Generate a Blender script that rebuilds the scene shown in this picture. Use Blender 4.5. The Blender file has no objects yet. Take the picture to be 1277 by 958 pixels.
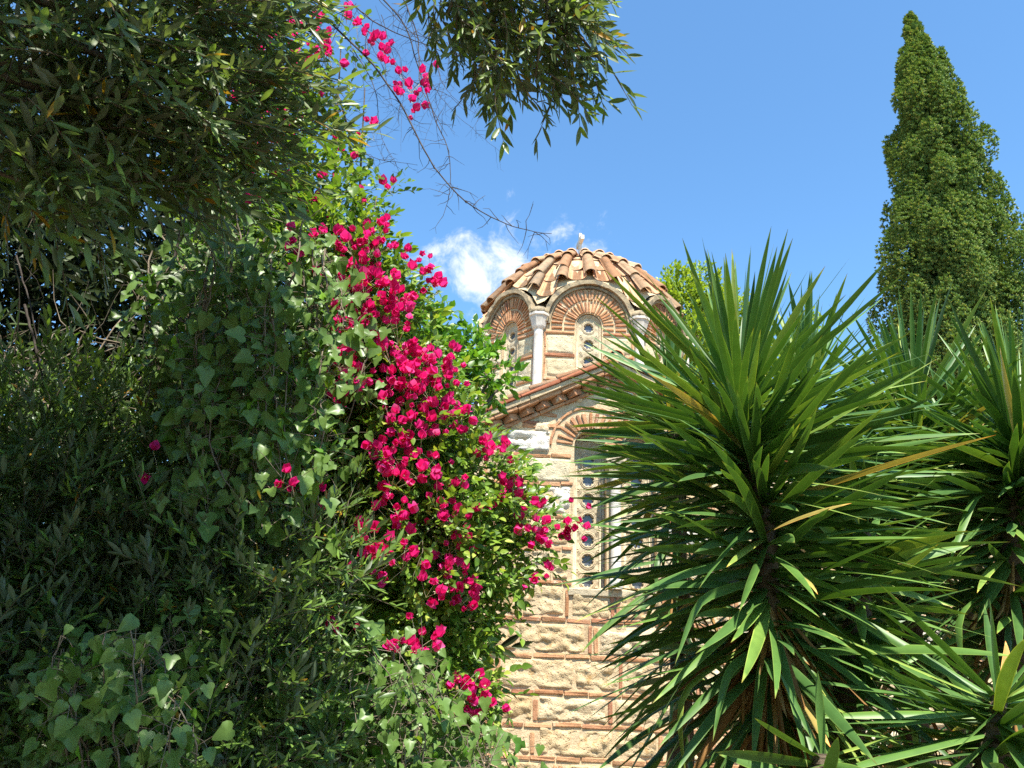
import bpy, math
import numpy as np
from mathutils import Vector, Matrix

# ------------------------------------------------------------------ camera, sky, sun, exposure
C = bpy.context.scene
COL = C.collection
RNG = np.random.default_rng(11)

PITCH, ROLL, FPX, EYE = math.radians(20), math.radians(2.5), 965.0, 1.6
_F = np.array([0, math.cos(PITCH), math.sin(PITCH)])
_U0 = np.array([0, -math.sin(PITCH), math.cos(PITCH)])
_R0 = np.array([1.0, 0, 0])
_R = math.cos(ROLL) * _R0 + math.sin(ROLL) * _U0
_U = -math.sin(ROLL) * _R0 + math.cos(ROLL) * _U0
cam_data = bpy.data.cameras.new('camera')
cam_data.sensor_width = 36
cam_data.lens = 36 * FPX / 1277
cam_data.clip_start = 0.05
cam_data.clip_end = 2000
cam = bpy.data.objects.new('camera', cam_data)
M = Matrix.Identity(4)
for i in range(3):
    M[i][0], M[i][1], M[i][2] = _R[i], _U[i], -_F[i]
M[2][3] = EYE
cam.matrix_world = M
COL.objects.link(cam)
C.camera = cam

SUN_EL, SUN_AZ = math.radians(61), math.radians(12)     # azimuth: to the right of straight behind the camera
TO_SUN = np.array([math.sin(SUN_AZ) * math.cos(SUN_EL), -math.cos(SUN_AZ) * math.cos(SUN_EL), math.sin(SUN_EL)])
sd = bpy.data.lights.new('sun', 'SUN')
sd.energy = 5.0
sd.angle = math.radians(0.55)
sd.color = (1.0, 0.95, 0.85)
sun = bpy.data.objects.new('sun', sd)
sun.rotation_euler = Vector(TO_SUN).to_track_quat('Z', 'Y').to_euler()
COL.objects.link(sun)

C.view_settings.view_transform = 'Standard'
C.view_settings.look = 'None'
C.view_settings.exposure = 1.16
C.view_settings.gamma = 1
C.view_settings.use_curve_mapping = False
C.render.engine = 'CYCLES'
C.cycles.max_bounces = 7
C.cycles.diffuse_bounces = 4
C.cycles.transmission_bounces = 4
C.cycles.use_denoising = False


def at(px, py, Y):
    """a point of the place, at distance Y ahead, met by the ray through a pixel of the 1277x958 photograph"""
    d = _F + (px - 638.5) / FPX * _R + (479 - py) / FPX * _U
    return np.array([0, 0, EYE]) + d * (Y / d[1])


def proj(p):
    v = np.asarray(p, float) - np.array([0, 0, EYE]); z = v @ _F
    return 638.5 + FPX * (v @ _R) / z, 479 - FPX * (v @ _U) / z


W = bpy.data.worlds.new('World')
C.world = W
W.use_nodes = True
wn, wl = W.node_tree.nodes, W.node_tree.links
wn.clear()
w_out = wn.new('ShaderNodeOutputWorld')
w_bg = wn.new('ShaderNodeBackground')
w_bg.inputs['Strength'].default_value = 0.12
sky = wn.new('ShaderNodeTexSky')
sky.sky_type = 'NISHITA'
sky.sun_disc = False
sky.sun_elevation = SUN_EL
sky.sun_rotation = math.pi - SUN_AZ
sky.air_density = 1.0
sky.dust_density = 0.2
sky.ozone_density = 4.0
# a small fair-weather cloud low in the sky, at a fixed direction
tc = wn.new('ShaderNodeTexCoord')
cd = at(628, 332, 10) - np.array([0, 0, EYE]); cd /= np.linalg.norm(cd)
ex = np.array([1.0, 0.0, 0.0]); ex -= cd * (ex @ cd); ex /= np.linalg.norm(ex)
ey = np.cross(ex, cd) * -1


def w_dot(v):
    n = wn.new('ShaderNodeVectorMath'); n.operation = 'DOT_PRODUCT'
    wl.new(tc.outputs['Generated'], n.inputs[0]); n.inputs[1].default_value = tuple(v)
    return n.outputs['Value']


def w_math(op, a, b=None, c=None):
    n = wn.new('ShaderNodeMath'); n.operation = op
    for i, v in enumerate((a, b, c)):
        if v is None: continue
        if isinstance(v, (int, float)): n.inputs[i].default_value = v
        else: wl.new(v, n.inputs[i])
    return n.outputs[0]


u_, v_, f_ = w_dot(ex), w_dot(ey), w_dot(cd)
uu = w_math('MULTIPLY', u_, 1 / 0.150)
vv = w_math('MULTIPLY', w_math('ADD', v_, w_math('MULTIPLY', u_, 0.05)), 1 / 0.08)
rad = w_math('SQRT', w_math('ADD', w_math('MULTIPLY', uu, uu), w_math('MULTIPLY', vv, vv)))
front = w_math('GREATER_THAN', f_, 0.5)
nz = wn.new('ShaderNodeTexNoise'); nz.inputs['Scale'].default_value = 17; nz.inputs['Detail'].default_value = 9
nz.inputs['Roughness'].default_value = 0.66; nz.inputs['Distortion'].default_value = 0.4
wl.new(tc.outputs['Generated'], nz.inputs['Vector'])
body = w_math('SUBTRACT', w_math('MULTIPLY', nz.outputs['Fac'], 2.9), w_math('ADD', w_math('MULTIPLY', rad, 0.85), 0.78))
mr = wn.new('ShaderNodeMapRange'); mr.interpolation_type = 'SMOOTHSTEP'
mr.inputs['From Min'].default_value = 0.0; mr.inputs['From Max'].default_value = 1.0
wl.new(body, mr.inputs['Value'])
mask = w_math('MULTIPLY', mr.outputs[0], front)
mixc = wn.new('ShaderNodeMix'); mixc.data_type = 'RGBA'
wl.new(mask, mixc.inputs['Factor'])
tint = wn.new('ShaderNodeMix'); tint.data_type = 'RGBA'; tint.blend_type = 'MULTIPLY'; tint.inputs['Factor'].default_value = 1.0
wl.new(sky.outputs[0], tint.inputs['A']); tint.inputs['B'].default_value = (0.84, 1.12, 1.18, 1)
wl.new(tint.outputs['Result'], mixc.inputs['A'])
mixc.inputs['B'].default_value = (5.0, 5.1, 5.4, 1)
wl.new(mixc.outputs['Result'], w_bg.inputs['Color'])
wl.new(w_bg.outputs[0], w_out.inputs['Surface'])


# ------------------------------------------------------------------ materials
def new_mat(name):
    m = bpy.data.materials.new(name); m.use_nodes = True
    nt = m.node_tree
    return m, nt.nodes, nt.links, nt.nodes['Principled BSDF'], nt.nodes['Material Output']


def ramp(nodes, stops):
    r = nodes.new('ShaderNodeValToRGB')
    el = r.color_ramp.elements
    while len(el) < len(stops): el.new(0.5)
    for e, (p, c) in zip(el, stops):
        e.position = p; e.color = (*c, 1)
    return r


def mixrgb(nodes, links, fac, a, b, mode='MIX'):
    n = nodes.new('ShaderNodeMix'); n.data_type = 'RGBA'; n.blend_type = mode
    for key, v in (('Factor', fac), ('A', a), ('B', b)):
        if isinstance(v, (int, float)): n.inputs[key].default_value = v
        elif isinstance(v, tuple): n.inputs[key].default_value = (*v, 1)
        else: links.new(v, n.inputs[key])
    return n.outputs['Result']


def noise(nodes, links, scale, detail=6, rough=0.6, dist=0.0, vec=None):
    n = nodes.new('ShaderNodeTexNoise')
    n.inputs['Scale'].default_value = scale; n.inputs['Detail'].default_value = detail
    n.inputs['Roughness'].default_value = rough; n.inputs['Distortion'].default_value = dist
    if vec is not None: links.new(vec, n.inputs['Vector'])
    return n.outputs['Fac']


def masonry_mat(name, stops, spots=None, scale=9.0, bump=0.6, pits=0.0, pitscale=38, rough=0.92, fine=60):
    m, n, l, b, o = new_mat(name)
    geo = n.new('ShaderNodeNewGeometry'); tcn = n.new('ShaderNodeTexCoord'); v = tcn.outputs['Object']
    r = ramp(n, stops); l.new(geo.outputs['Random Per Island'], r.inputs[0])
    nA = noise(n, l, scale, 8, 0.65, 0.3, v)
    nB = noise(n, l, fine, 5, 0.7, 0, v)
    ra = ramp(n, [(0.3, (0.62, 0.58, 0.52)), (0.52, (1, 1, 1)), (0.75, (1.18, 1.14, 1.05))]); l.new(nA, ra.inputs[0])
    col = mixrgb(n, l, 0.85, r.outputs[0], ra.outputs[0], 'MULTIPLY')
    rb = ramp(n, [(0.3, (0.72, 0.68, 0.62)), (0.6, (1.05, 1.05, 1.05))]); l.new(nB, rb.inputs[0])
    col = mixrgb(n, l, 0.8, col, rb.outputs[0], 'MULTIPLY')
    if spots:
        sp = noise(n, l, 5.5, 9, 0.75, 0.6, v)
        rs = ramp(n, [(spots[1], (0, 0, 0)), (spots[1] + 0.1, (1, 1, 1))]); l.new(sp, rs.inputs[0])
        col = mixrgb(n, l, rs.outputs[0], col, spots[0])
    l.new(col, b.inputs['Base Color'])
    b.inputs['Roughness'].default_value = rough
    b.inputs['Specular IOR Level'].default_value = 0.15
    hgt = mixrgb(n, l, 0.5, nA, nB)
    if pits:
        vo = n.new('ShaderNodeTexVoronoi'); vo.inputs['Scale'].default_value = pitscale
        wv = n.new('ShaderNodeVectorMath'); wv.operation = 'ADD'
        nd = n.new('ShaderNodeTexNoise'); nd.inputs['Scale'].default_value = 20; l.new(v, nd.inputs['Vector'])
        sc_ = n.new('ShaderNodeVectorMath'); sc_.operation = 'SCALE'; sc_.inputs['Scale'].default_value = 0.05
        l.new(nd.outputs['Color'], sc_.inputs[0]); l.new(v, wv.inputs[0]); l.new(sc_.outputs[0], wv.inputs[1])
        l.new(wv.outputs[0], vo.inputs['Vector'])
        rp = ramp(n, [(0.12, (0, 0, 0)), (0.3, (1, 1, 1))]); l.new(vo.outputs['Distance'], rp.inputs[0])
        hgt = mixrgb(n, l, pits, hgt, rp.outputs[0], 'MULTIPLY')
    bp = n.new('ShaderNodeBump'); bp.inputs['Strength'].default_value = bump; bp.inputs['Distance'].default_value = 0.03
    l.new(hgt, bp.inputs['Height']); l.new(bp.outputs[0], b.inputs['Normal'])
    return m


def leaf_mat(name, stops, back=None, trans=0.3, tcol=(1.5, 1.5, 0.6), rough=0.42, spec=0.45, attr=None, tip=None):
    """leaf surface: colour per leaf, paler underside, light passing through"""
    m, n, l, b, o = new_mat(name)
    geo = n.new('ShaderNodeNewGeometry')
    r = ramp(n, stops); l.new(geo.outputs['Random Per Island'], r.inputs[0])
    col = r.outputs[0]
    if attr:
        a = n.new('ShaderNodeAttribute'); a.attribute_name = attr
        tr = ramp(n, tip); l.new(a.outputs['Fac'], tr.inputs[0])
        col = mixrgb(n, l, 1.0, col, tr.outputs[0], 'MULTIPLY')
    tcn = n.new('ShaderNodeTexCoord')
    nv = noise(n, l, 14, 3, 0.6, 0, tcn.outputs['Object'])
    rn = ramp(n, [(0.3, (0.75, 0.8, 0.75)), (0.7, (1.2, 1.15, 1.1))]); l.new(nv, rn.inputs[0])
    col = mixrgb(n, l, 0.7, col, rn.outputs[0], 'MULTIPLY')
    front = col
    if back: col = mixrgb(n, l, geo.outputs['Backfacing'], front, back)
    l.new(col, b.inputs['Base Color'])
    b.inputs['Roughness'].default_value = rough
    b.inputs['Specular IOR Level'].default_value = spec
    t = n.new('ShaderNodeBsdfTranslucent')
    tm = mixrgb(n, l, 1.0, front, tcol, 'MULTIPLY'); l.new(tm, t.inputs['Color'])
    mx = n.new('ShaderNodeMixShader'); mx.inputs[0].default_value = trans
    l.new(b.outputs[0], mx.inputs[1]); l.new(t.outputs[0], mx.inputs[2]); l.new(mx.outputs[0], o.inputs['Surface'])
    return m


def bark_mat(name, c1, c2, scale=18):
    m, n, l, b, o = new_mat(name)
    tcn = n.new('ShaderNodeTexCoord')
    nv = noise(n, l, scale, 8, 0.7, 0.4, tcn.outputs['Object'])
    r = ramp(n, [(0.35, c1), (0.65, c2)]); l.new(nv, r.inputs[0]); l.new(r.outputs[0], b.inputs['Base Color'])
    b.inputs['Roughness'].default_value = 0.9; b.inputs['Specular IOR Level'].default_value = 0.15
    bp = n.new('ShaderNodeBump'); bp.inputs['Strength'].default_value = 0.6; bp.inputs['Distance'].default_value = 0.01
    l.new(nv, bp.inputs['Height']); l.new(bp.outputs[0], b.inputs['Normal'])
    return m


MT = {}
MT['stone'] = masonry_mat('rough_limestone', [(0.0, (0.54, 0.38, 0.20)), (0.4, (0.62, 0.47, 0.28)), (0.75, (0.68, 0.54, 0.35)), (0.93, (0.72, 0.61, 0.44)), (1.0, (0.76, 0.71, 0.61))],
                          spots=((0.42, 0.26, 0.11), 0.54), scale=7, bump=1.0, pits=0.8, pitscale=26)
MT['ashlar'] = masonry_mat('pitted_ashlar', [(0.0, (0.56, 0.46, 0.29)), (0.5, (0.60, 0.51, 0.34)), (1.0, (0.64, 0.56, 0.40))],
                           scale=6, bump=0.8, pits=0.9, pitscale=22)
MT['brick'] = masonry_mat('thin_brick', [(0.0, (0.44, 0.21, 0.10)), (0.35, (0.48, 0.25, 0.13)), (0.7, (0.53, 0.30, 0.16)), (1.0, (0.37, 0.16, 0.09))],
                          spots=((0.58, 0.47, 0.32), 0.57), scale=12, bump=0.7)
MT['mortar'] = masonry_mat('lime_mortar', [(0.0, (0.60, 0.46, 0.29)), (1.0, (0.60, 0.46, 0.29))], spots=((0.50, 0.36, 0.21), 0.55), scale=5, bump=0.9, fine=45)
MT['lichen'] = masonry_mat('lichened_stone', [(0.0, (0.34, 0.27, 0.17)), (1.0, (0.42, 0.33, 0.21))], spots=((0.15, 0.13, 0.10), 0.50), scale=10, bump=1.0)
MT['tile'] = masonry_mat('roof_tile', [(0.0, (0.50, 0.25, 0.13)), (0.3, (0.62, 0.36, 0.21)), (0.6, (0.64, 0.43, 0.27)), (0.85, (0.57, 0.31, 0.17)), (1.0, (0.64, 0.49, 0.33))],
                         spots=((0.40, 0.33, 0.25), 0.57), scale=5, bump=0.3)
MT['marble'] = masonry_mat('weathered_marble', [(0.0, (0.62, 0.57, 0.50)), (1.0, (0.68, 0.63, 0.56))], spots=((0.66, 0.58, 0.48), 0.68), scale=3, bump=0.1, rough=0.6)
MT['carved'] = masonry_mat('carved_stone', [(0.0, (0.52, 0.43, 0.29)), (1.0, (0.56, 0.47, 0.33))], scale=14, bump=0.7, fine=90)
MT['red_edge'] = masonry_mat('red_tile_edge', [(0.0, (0.36, 0.13, 0.07)), (1.0, (0.42, 0.17, 0.09))], scale=6, bump=0.2)
m, n, l, b, o = new_mat('dark_glass'); MT['glass'] = m
b.inputs['Base Color'].default_value = (0.10, 0.11, 0.13, 1); b.inputs['Roughness'].default_value = 0.22; b.inputs['Specular IOR Level'].default_value = 0.6
MT['ground'] = masonry_mat('garden_earth', [(0.0, (0.20, 0.16, 0.11)), (1.0, (0.20, 0.16, 0.11))], spots=((0.12, 0.10, 0.06), 0.5), scale=2, bump=0.8)

MT['olive'] = leaf_mat('olive_leaf', [(0.0, (0.095, 0.130, 0.050)), (0.5, (0.135, 0.185, 0.070)), (0.8, (0.170, 0.245, 0.070)), (0.965, (0.24, 0.38, 0.06)), (0.98, (0.50, 0.30, 0.03)), (1.0, (0.42, 0.20, 0.02))],
                       back=(0.19, 0.22, 0.15), trans=0.28, rough=0.42, spec=0.4)
MT['shrub'] = leaf_mat('shrub_leaf', [(0.0, (0.060, 0.110, 0.030)), (0.5, (0.100, 0.175, 0.042)), (0.85, (0.155, 0.265, 0.050)), (0.98, (0.26, 0.42, 0.06)), (0.992, (0.40, 0.22, 0.03))],
                       back=(0.13, 0.17, 0.10), trans=0.25, rough=0.40, spec=0.4)
MT['ivy'] = leaf_mat('ivy_leaf', [(0.0, (0.055, 0.140, 0.016)), (0.5, (0.090, 0.215, 0.022)), (0.85, (0.145, 0.300, 0.030)), (1.0, (0.30, 0.44, 0.04))],
                     back=(0.13, 0.22, 0.05), trans=0.28, rough=0.38, spec=0.35)
MT['boug'] = leaf_mat('bougainvillea_leaf', [(0.0, (0.070, 0.145, 0.018)), (0.5, (0.125, 0.230, 0.028)), (0.85, (0.22, 0.340, 0.040)), (1.0, (0.42, 0.48, 0.09))],
                      back=(0.15, 0.23, 0.06), trans=0.34, rough=0.40, spec=0.35)
MT['bract'] = leaf_mat('bract', [(0.0, (0.58, 0.005, 0.11)), (0.4, (0.78, 0.016, 0.22)), (0.75, (0.84, 0.05, 0.33)), (1.0, (0.90, 0.18, 0.50))], back=(0.76, 0.025, 0.26), trans=0.42,
                       tcol=(1.15, 1.2, 1.1), rough=0.45, spec=0.4)
MT['stamen'] = leaf_mat('stamen', [(0.0, (0.75, 0.68, 0.40)), (1.0, (0.8, 0.75, 0.55))], trans=0.2, tcol=(1, 1, 1), rough=0.6, spec=0.2)
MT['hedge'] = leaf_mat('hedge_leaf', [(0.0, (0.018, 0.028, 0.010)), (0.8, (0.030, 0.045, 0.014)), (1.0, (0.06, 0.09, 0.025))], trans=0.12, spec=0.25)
MT['citrus'] = leaf_mat('citrus_leaf', [(0.0, (0.07, 0.17, 0.018)), (0.5, (0.11, 0.25, 0.024)), (0.9, (0.18, 0.35, 0.03)), (1.0, (0.30, 0.44, 0.05))], trans=0.3, rough=0.3, spec=0.55)
MT['locust'] = leaf_mat('yellow_green_leaf', [(0.0, (0.16, 0.25, 0.020)), (0.5, (0.26, 0.36, 0.03)), (1.0, (0.42, 0.50, 0.06))], trans=0.4, tcol=(1.2, 1.2, 0.6), spec=0.3)
MT['cypress'] = leaf_mat('cypress_spray', [(0.0, (0.065, 0.130, 0.042)), (0.5, (0.140, 0.225, 0.060)), (0.85, (0.245, 0.325, 0.085)), (1.0, (0.38, 0.36, 0.13))], trans=0.12, rough=0.7, spec=0.15)
MT['yucca'] = leaf_mat('yucca_leaf', [(0.0, (0.046, 0.108, 0.028)), (0.5, (0.076, 0.165, 0.036)), (0.85, (0.125, 0.235, 0.044)), (0.965, (0.22, 0.30, 0.06)), (0.975, (0.40, 0.33, 0.09)), (1.0, (0.36, 0.25, 0.09))],
                       trans=0.12, tcol=(1.6, 1.6, 0.5), rough=0.44, spec=0.38, attr='t', tip=[(0.0, (1, 1, 1)), (0.08, (1.0, 1.0, 1.0)), (0.42, (2.3, 1.75, 1.8)), (0.52, (2.4, 1.75, 1.8)), (1.0, (2.4, 1.0, 0.9))])
MT['dead'] = leaf_mat('dead_yucca_leaf', [(0.0, (0.20, 0.10, 0.035)), (0.5, (0.32, 0.18, 0.065)), (1.0, (0.45, 0.28, 0.11))], trans=0.1, tcol=(1, 0.8, 0.5), rough=0.75, spec=0.15)
MT['twig'] = bark_mat('grey_twig', (0.13, 0.10, 0.07), (0.28, 0.23, 0.17))
MT['bare'] = bark_mat('bare_twig', (0.05, 0.04, 0.035), (0.12, 0.10, 0.085))
MT['greentwig'] = bark_mat('green_twig', (0.20, 0.21, 0.11), (0.34, 0.34, 0.22))
MT['bark'] = bark_mat('bark', (0.07, 0.05, 0.035), (0.17, 0.13, 0.09))


# ------------------------------------------------------------------ mesh building
class MB:
    def __init__(s): s.v = []; s.q = []; s.t = []; s.n = 0; s.a = []

    def add(s, V, quads=None, tris=None, attr=None):
        V = np.asarray(V, dtype=np.float64).reshape(-1, 3)
        if quads is not None and len(quads): s.q.append(np.asarray(quads, dtype=np.int64).reshape(-1, 4) + s.n)
        if tris is not None and len(tris): s.t.append(np.asarray(tris, dtype=np.int64).reshape(-1, 3) + s.n)
        s.v.append(V); s.n += len(V)
        s.a.append(np.zeros(len(V)) if attr is None else np.asarray(attr).reshape(-1))

    def build(s, name, mat, parent=None, smooth=True, attr=None, origin=None):
        V = np.concatenate(s.v) if s.v else np.zeros((0, 3))
        if origin is not None: V = V - np.asarray(origin)
        Q = np.concatenate(s.q) if s.q else np.zeros((0, 4), int)
        T = np.concatenate(s.t) if s.t else np.zeros((0, 3), int)
        me = bpy.data.meshes.new(name)
        me.vertices.add(len(V)); me.vertices.foreach_set('co', V.astype(np.float32).ravel())
        nl = len(Q) * 4 + len(T) * 3
        me.loops.add(nl); me.loops.foreach_set('vertex_index', np.concatenate([Q.ravel(), T.ravel()]).astype(np.int32))
        me.polygons.add(len(Q) + len(T))
        st = np.concatenate([np.arange(len(Q)) * 4, len(Q) * 4 + np.arange(len(T)) * 3]).astype(np.int32)
        me.polygons.foreach_set('loop_start', st)
        me.polygons.foreach_set('use_smooth', np.full(len(st), smooth))
        if attr:
            at_ = me.attributes.new(attr, 'FLOAT', 'POINT')
            at_.data.foreach_set('value', np.concatenate(s.a).astype(np.float32))
        me.update(calc_edges=True); me.validate()
        me.materials.append(mat)
        ob = bpy.data.objects.new(name, me); COL.objects.link(ob)
        if origin is not None and parent is None: ob.location = origin
        if parent is not None:
            ob.parent = parent
            if origin is None:
                pl = parent
                off = Vector((0, 0, 0))
                while pl is not None: off += pl.location; pl = pl.parent
                ob.location = -off          # parts are modelled in world coordinates
            else:
                pl = parent; off = Vector((0, 0, 0))
                while pl is not None: off += pl.location; pl = pl.parent
                ob.location = Vector(origin) - off
        return ob


def thing(name, label, cat, loc, group=None):
    o = bpy.data.objects.new(name, None); COL.objects.link(o)
    o.location = tuple(loc); o['label'] = label; o['category'] = cat
    o.empty_display_size = 0.2
    if group: o['group'] = group
    return o


def unit(a): return a / (np.linalg.norm(a, axis=-1, keepdims=True) + 1e-12)


def vnoise(P, seed=0):
    """smooth value noise in -1..1 for an (n,3) array"""
    P = np.asarray(P, float); i = np.floor(P).astype(np.int64); f = P - i; f = f * f * (3 - 2 * f)
    def h(a, b, c):
        k = (a * 374761393 + b * 668265263 + c * 2147483647 + seed * 974634777) & 0xffffffff
        k = ((k ^ (k >> 13)) * 1274126177) & 0xffffffff
        return ((k ^ (k >> 16)) & 0xffff) / 32767.5 - 1
    r = 0
    for dx in (0, 1):
        for dy in (0, 1):
            for dz in (0, 1):
                w = (f[:, 0] if dx else 1 - f[:, 0]) * (f[:, 1] if dy else 1 - f[:, 1]) * (f[:, 2] if dz else 1 - f[:, 2])
                r = r + w * h(i[:, 0] + dx, i[:, 1] + dy, i[:, 2] + dz)
    return r


def fbm(P, seed=0, oct=4):
    r = 0; a = 1.0; P = np.asarray(P, float)
    for k in range(oct):
        r = r + a * vnoise(P * (2 ** k) + 17.3 * k, seed + k); a *= 0.55
    return r


def frames(d, n):
    """orientation matrices whose columns are side, d, normal; n is only a wish"""
    d = unit(d); s = unit(np.cross(d, n)); nn = np.cross(s, d)
    return np.stack([s, d, nn], axis=-1)


def scatter(mb, proto, Rm, loc, scale):
    """copies of a small leaf mesh (V, quads, tris) placed by matrices"""
    V, Q, T = proto
    N = len(loc); scale = np.broadcast_to(np.asarray(scale, float), (N,))
    P = np.einsum('nij,vj->nvi', Rm, V) * scale[:, None, None] + np.asarray(loc)[:, None, :]
    off = (np.arange(N) * len(V))[:, None, None]
    q = (Q[None] + off).reshape(-1, 4) if len(Q) else None
    t = (T[None] + off).reshape(-1, 3) if len(T) else None
    mb.add(P.reshape(-1, 3), q, t)


def tube(mb, pts, rad, seg=5):
    pts = np.asarray(pts, float); n = len(pts); rad = np.broadcast_to(np.asarray(rad, float), (n,))
    tan = unit(np.gradient(pts, axis=0)); ref = np.array([0.31, 0.22, 0.93]) if abs(tan[0] @ np.array([0.31, 0.22, 0.93])) < 0.9 else np.array([1.0, 0, 0])
    s = unit(np.cross(tan, ref)); u = np.cross(s, tan)
    a = np.linspace(0, 2 * math.pi, seg, endpoint=False)
    V = pts[:, None, :] + rad[:, None, None] * (np.cos(a)[None, :, None] * s[:, None, :] + np.sin(a)[None, :, None] * u[:, None, :])
    q = []
    for i in range(n - 1):
        for j in range(seg):
            k = (j + 1) % seg
            q.append((i * seg + j, i * seg + k, (i + 1) * seg + k, (i + 1) * seg + j))
    mb.add(V.reshape(-1, 3), q)
    mb.add(V[-1], None, [(0, j, j + 1) for j in range(1, seg - 1)])


def wander(p0, p1, n=8, amp=0.05, rng=RNG):
    """a slightly crooked path between two points"""
    t = np.linspace(0, 1, n)[:, None]
    P = np.asarray(p0) * (1 - t) + np.asarray(p1) * t
    w = np.sin(t * math.pi)
    return P + w * amp * np.cumsum(rng.normal(0, 0.6, (n, 3)), axis=0) / math.sqrt(n)


def spline(pts, n=24):
    pts = np.asarray(pts, float); m_ = len(pts)
    P = np.vstack([2 * pts[0] - pts[1], pts, 2 * pts[-1] - pts[-2]])
    out = []
    for x in np.linspace(0, m_ - 1 - 1e-6, n):
        i = int(x); t = x - i; a, b_, c, d = P[i], P[i + 1], P[i + 2], P[i + 3]
        out.append(0.5 * (2 * b_ + (c - a) * t + (2 * a - 5 * b_ + 4 * c - d) * t * t + (3 * b_ - a - 3 * c + d) * t ** 3))
    return np.array(out)


# leaf shapes: +Y from stalk to tip, +Z the upper face
def blade(w, rows, fold=0.25, bend=0.15, shape=None):
    """three columns of points: edge, midrib, edge"""
    ts = np.linspace(0, 1, rows)
    V = []; Q = []
    for t in ts:
        hw = shape(t) * w / 2
        z = -bend * t * t
        V += [(-hw, t, z + fold * hw), (0, t, z), (hw, t, z + fold * hw)]
    for i in range(rows - 1):
        a = i * 3
        Q += [(a, a + 1, a + 4, a + 3), (a + 1, a + 2, a + 5, a + 4)]
    return np.array(V), np.array(Q), np.zeros((0, 3), int)


def lance_shape(t): return max(0.03, math.sin(math.pi * min(1, t * 0.97 + 0.03)) ** 0.8)
def ovate_shape(t): return max(0.04, (math.sin(math.pi * t ** 0.72)) ** 0.85) if t < 1 else 0.03


LANCE = blade(0.22, 5, 0.3, 0.12, lance_shape)
LANCE2 = blade(0.25, 5, 0.45, -0.06, lance_shape)
OVATE = blade(0.60, 6, 0.22, 0.18, ovate_shape)
OVATE2 = blade(0.54, 6, 0.4, 0.05, ovate_shape)
BRACT = blade(0.95, 6, 0.42, -0.28, ovate_shape)


def fan_leaf(half, cup=0.12, bend=0.2, seed=0):
    r = np.random.default_rng(seed)
    pts = [(x, y) for x, y in half] + [(-x, y) for x, y in half[::-1] if x > 1e-6]
    V = [(0, 0.22, 0)]
    for x, y in pts:
        V.append((x, y, cup * abs(x) * 1.1 - bend * max(0, y) ** 2 * 0.6 + r.normal(0, 0.055)))
    k = len(pts)
    T = [(0, 1 + (i + 1) % k, 1 + i) for i in range(k)]
    return np.array(V), np.zeros((0, 4), int), np.array(T)


IVY = [fan_leaf([(0, 0.0), (0.16, -0.12), (0.36, -0.06), (0.50, 0.12), (0.47, 0.32), (0.34, 0.48), (0.27, 0.66), (0.10, 0.92), (0, 1.0)], 0.2, 0.35, 1),
       fan_leaf([(0, 0.0), (0.20, -0.16), (0.42, -0.04), (0.60, 0.22), (0.38, 0.38), (0.30, 0.52), (0.16, 0.84), (0, 1.0)], 0.3, 0.25, 2),
       fan_leaf([(0, 0.0), (0.16, -0.08), (0.38, 0.06), (0.44, 0.26), (0.36, 0.50), (0.20, 0.76), (0, 1.0)], 0.12, 0.5, 3)]


def merge(parts):
    V = []; Q = []; T = []; n_ = 0
    for v, q, t in parts:
        V.append(v)
        if len(q): Q.append(q + n_)
        if len(t): T.append(t + n_)
        n_ += len(v)
    return np.concatenate(V), (np.concatenate(Q) if Q else np.zeros((0, 4), int)), (np.concatenate(T) if T else np.zeros((0, 3), int))


def xform(p, Rm, loc, s): return (p[0] @ np.asarray(Rm).T * s + np.asarray(loc), p[1], p[2])


def make_shoot(leaves, n, size, rng, spread=0.9, curve=0.25, pair=True):
    """a twig one unit long along +Y with leaves; returns (leaf mesh, twig path)"""
    t = np.linspace(0, 1, 6)
    path = np.stack([curve * 0.3 * np.sin(t * 2 + rng.uniform(0, 3)), t, -curve * t * t], axis=1)
    parts = []
    for i in range(n):
        s = 0.12 + 0.88 * (i // (2 if pair else 1)) / max(1, (n - 1) // (2 if pair else 1))
        p = np.array([np.interp(s, t, path[:, k]) for k in range(3)])
        ang = (i % 2) * math.pi + (i // 2) * 1.35 + rng.normal(0, 0.25)
        open_ = spread * (1.0 - 0.55 * s) + rng.normal(0, 0.12)
        d = np.array([math.cos(ang) * math.sin(open_), math.cos(open_), math.sin(ang) * math.sin(open_) * 0.75])
        nrm = np.array([-math.cos(ang) * 0.5, 0.3, 1.0]) + rng.normal(0, 0.25, 3)
        R_ = frames(d[None], nrm[None])[0]
        parts.append(xform(leaves[rng.integers(len(leaves))], R_, p, size * rng.uniform(0.75, 1.15)))
    return merge(parts), path


def place_shoots(mb, twigs, protos, loc, d, nrm, scale, rng, twig_r=0.0016, twig_share=1.0):
    k = rng.integers(0, len(protos), len(loc)); Rm = frames(d, nrm)
    scale = np.broadcast_to(scale, (len(loc),))
    for i, (mesh, path) in enumerate(protos):
        m_ = k == i
        if m_.any(): scatter(mb, mesh, Rm[m_], loc[m_], scale[m_])
    if twigs is not None:
        for j in np.flatnonzero(rng.random(len(loc)) < twig_share):
            P = protos[k[j]][1] @ Rm[j].T * scale[j] + loc[j]
            tube(twigs, P[[0, 2, 5]], [twig_r, twig_r * 0.8, twig_r * 0.4], 3)


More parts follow.
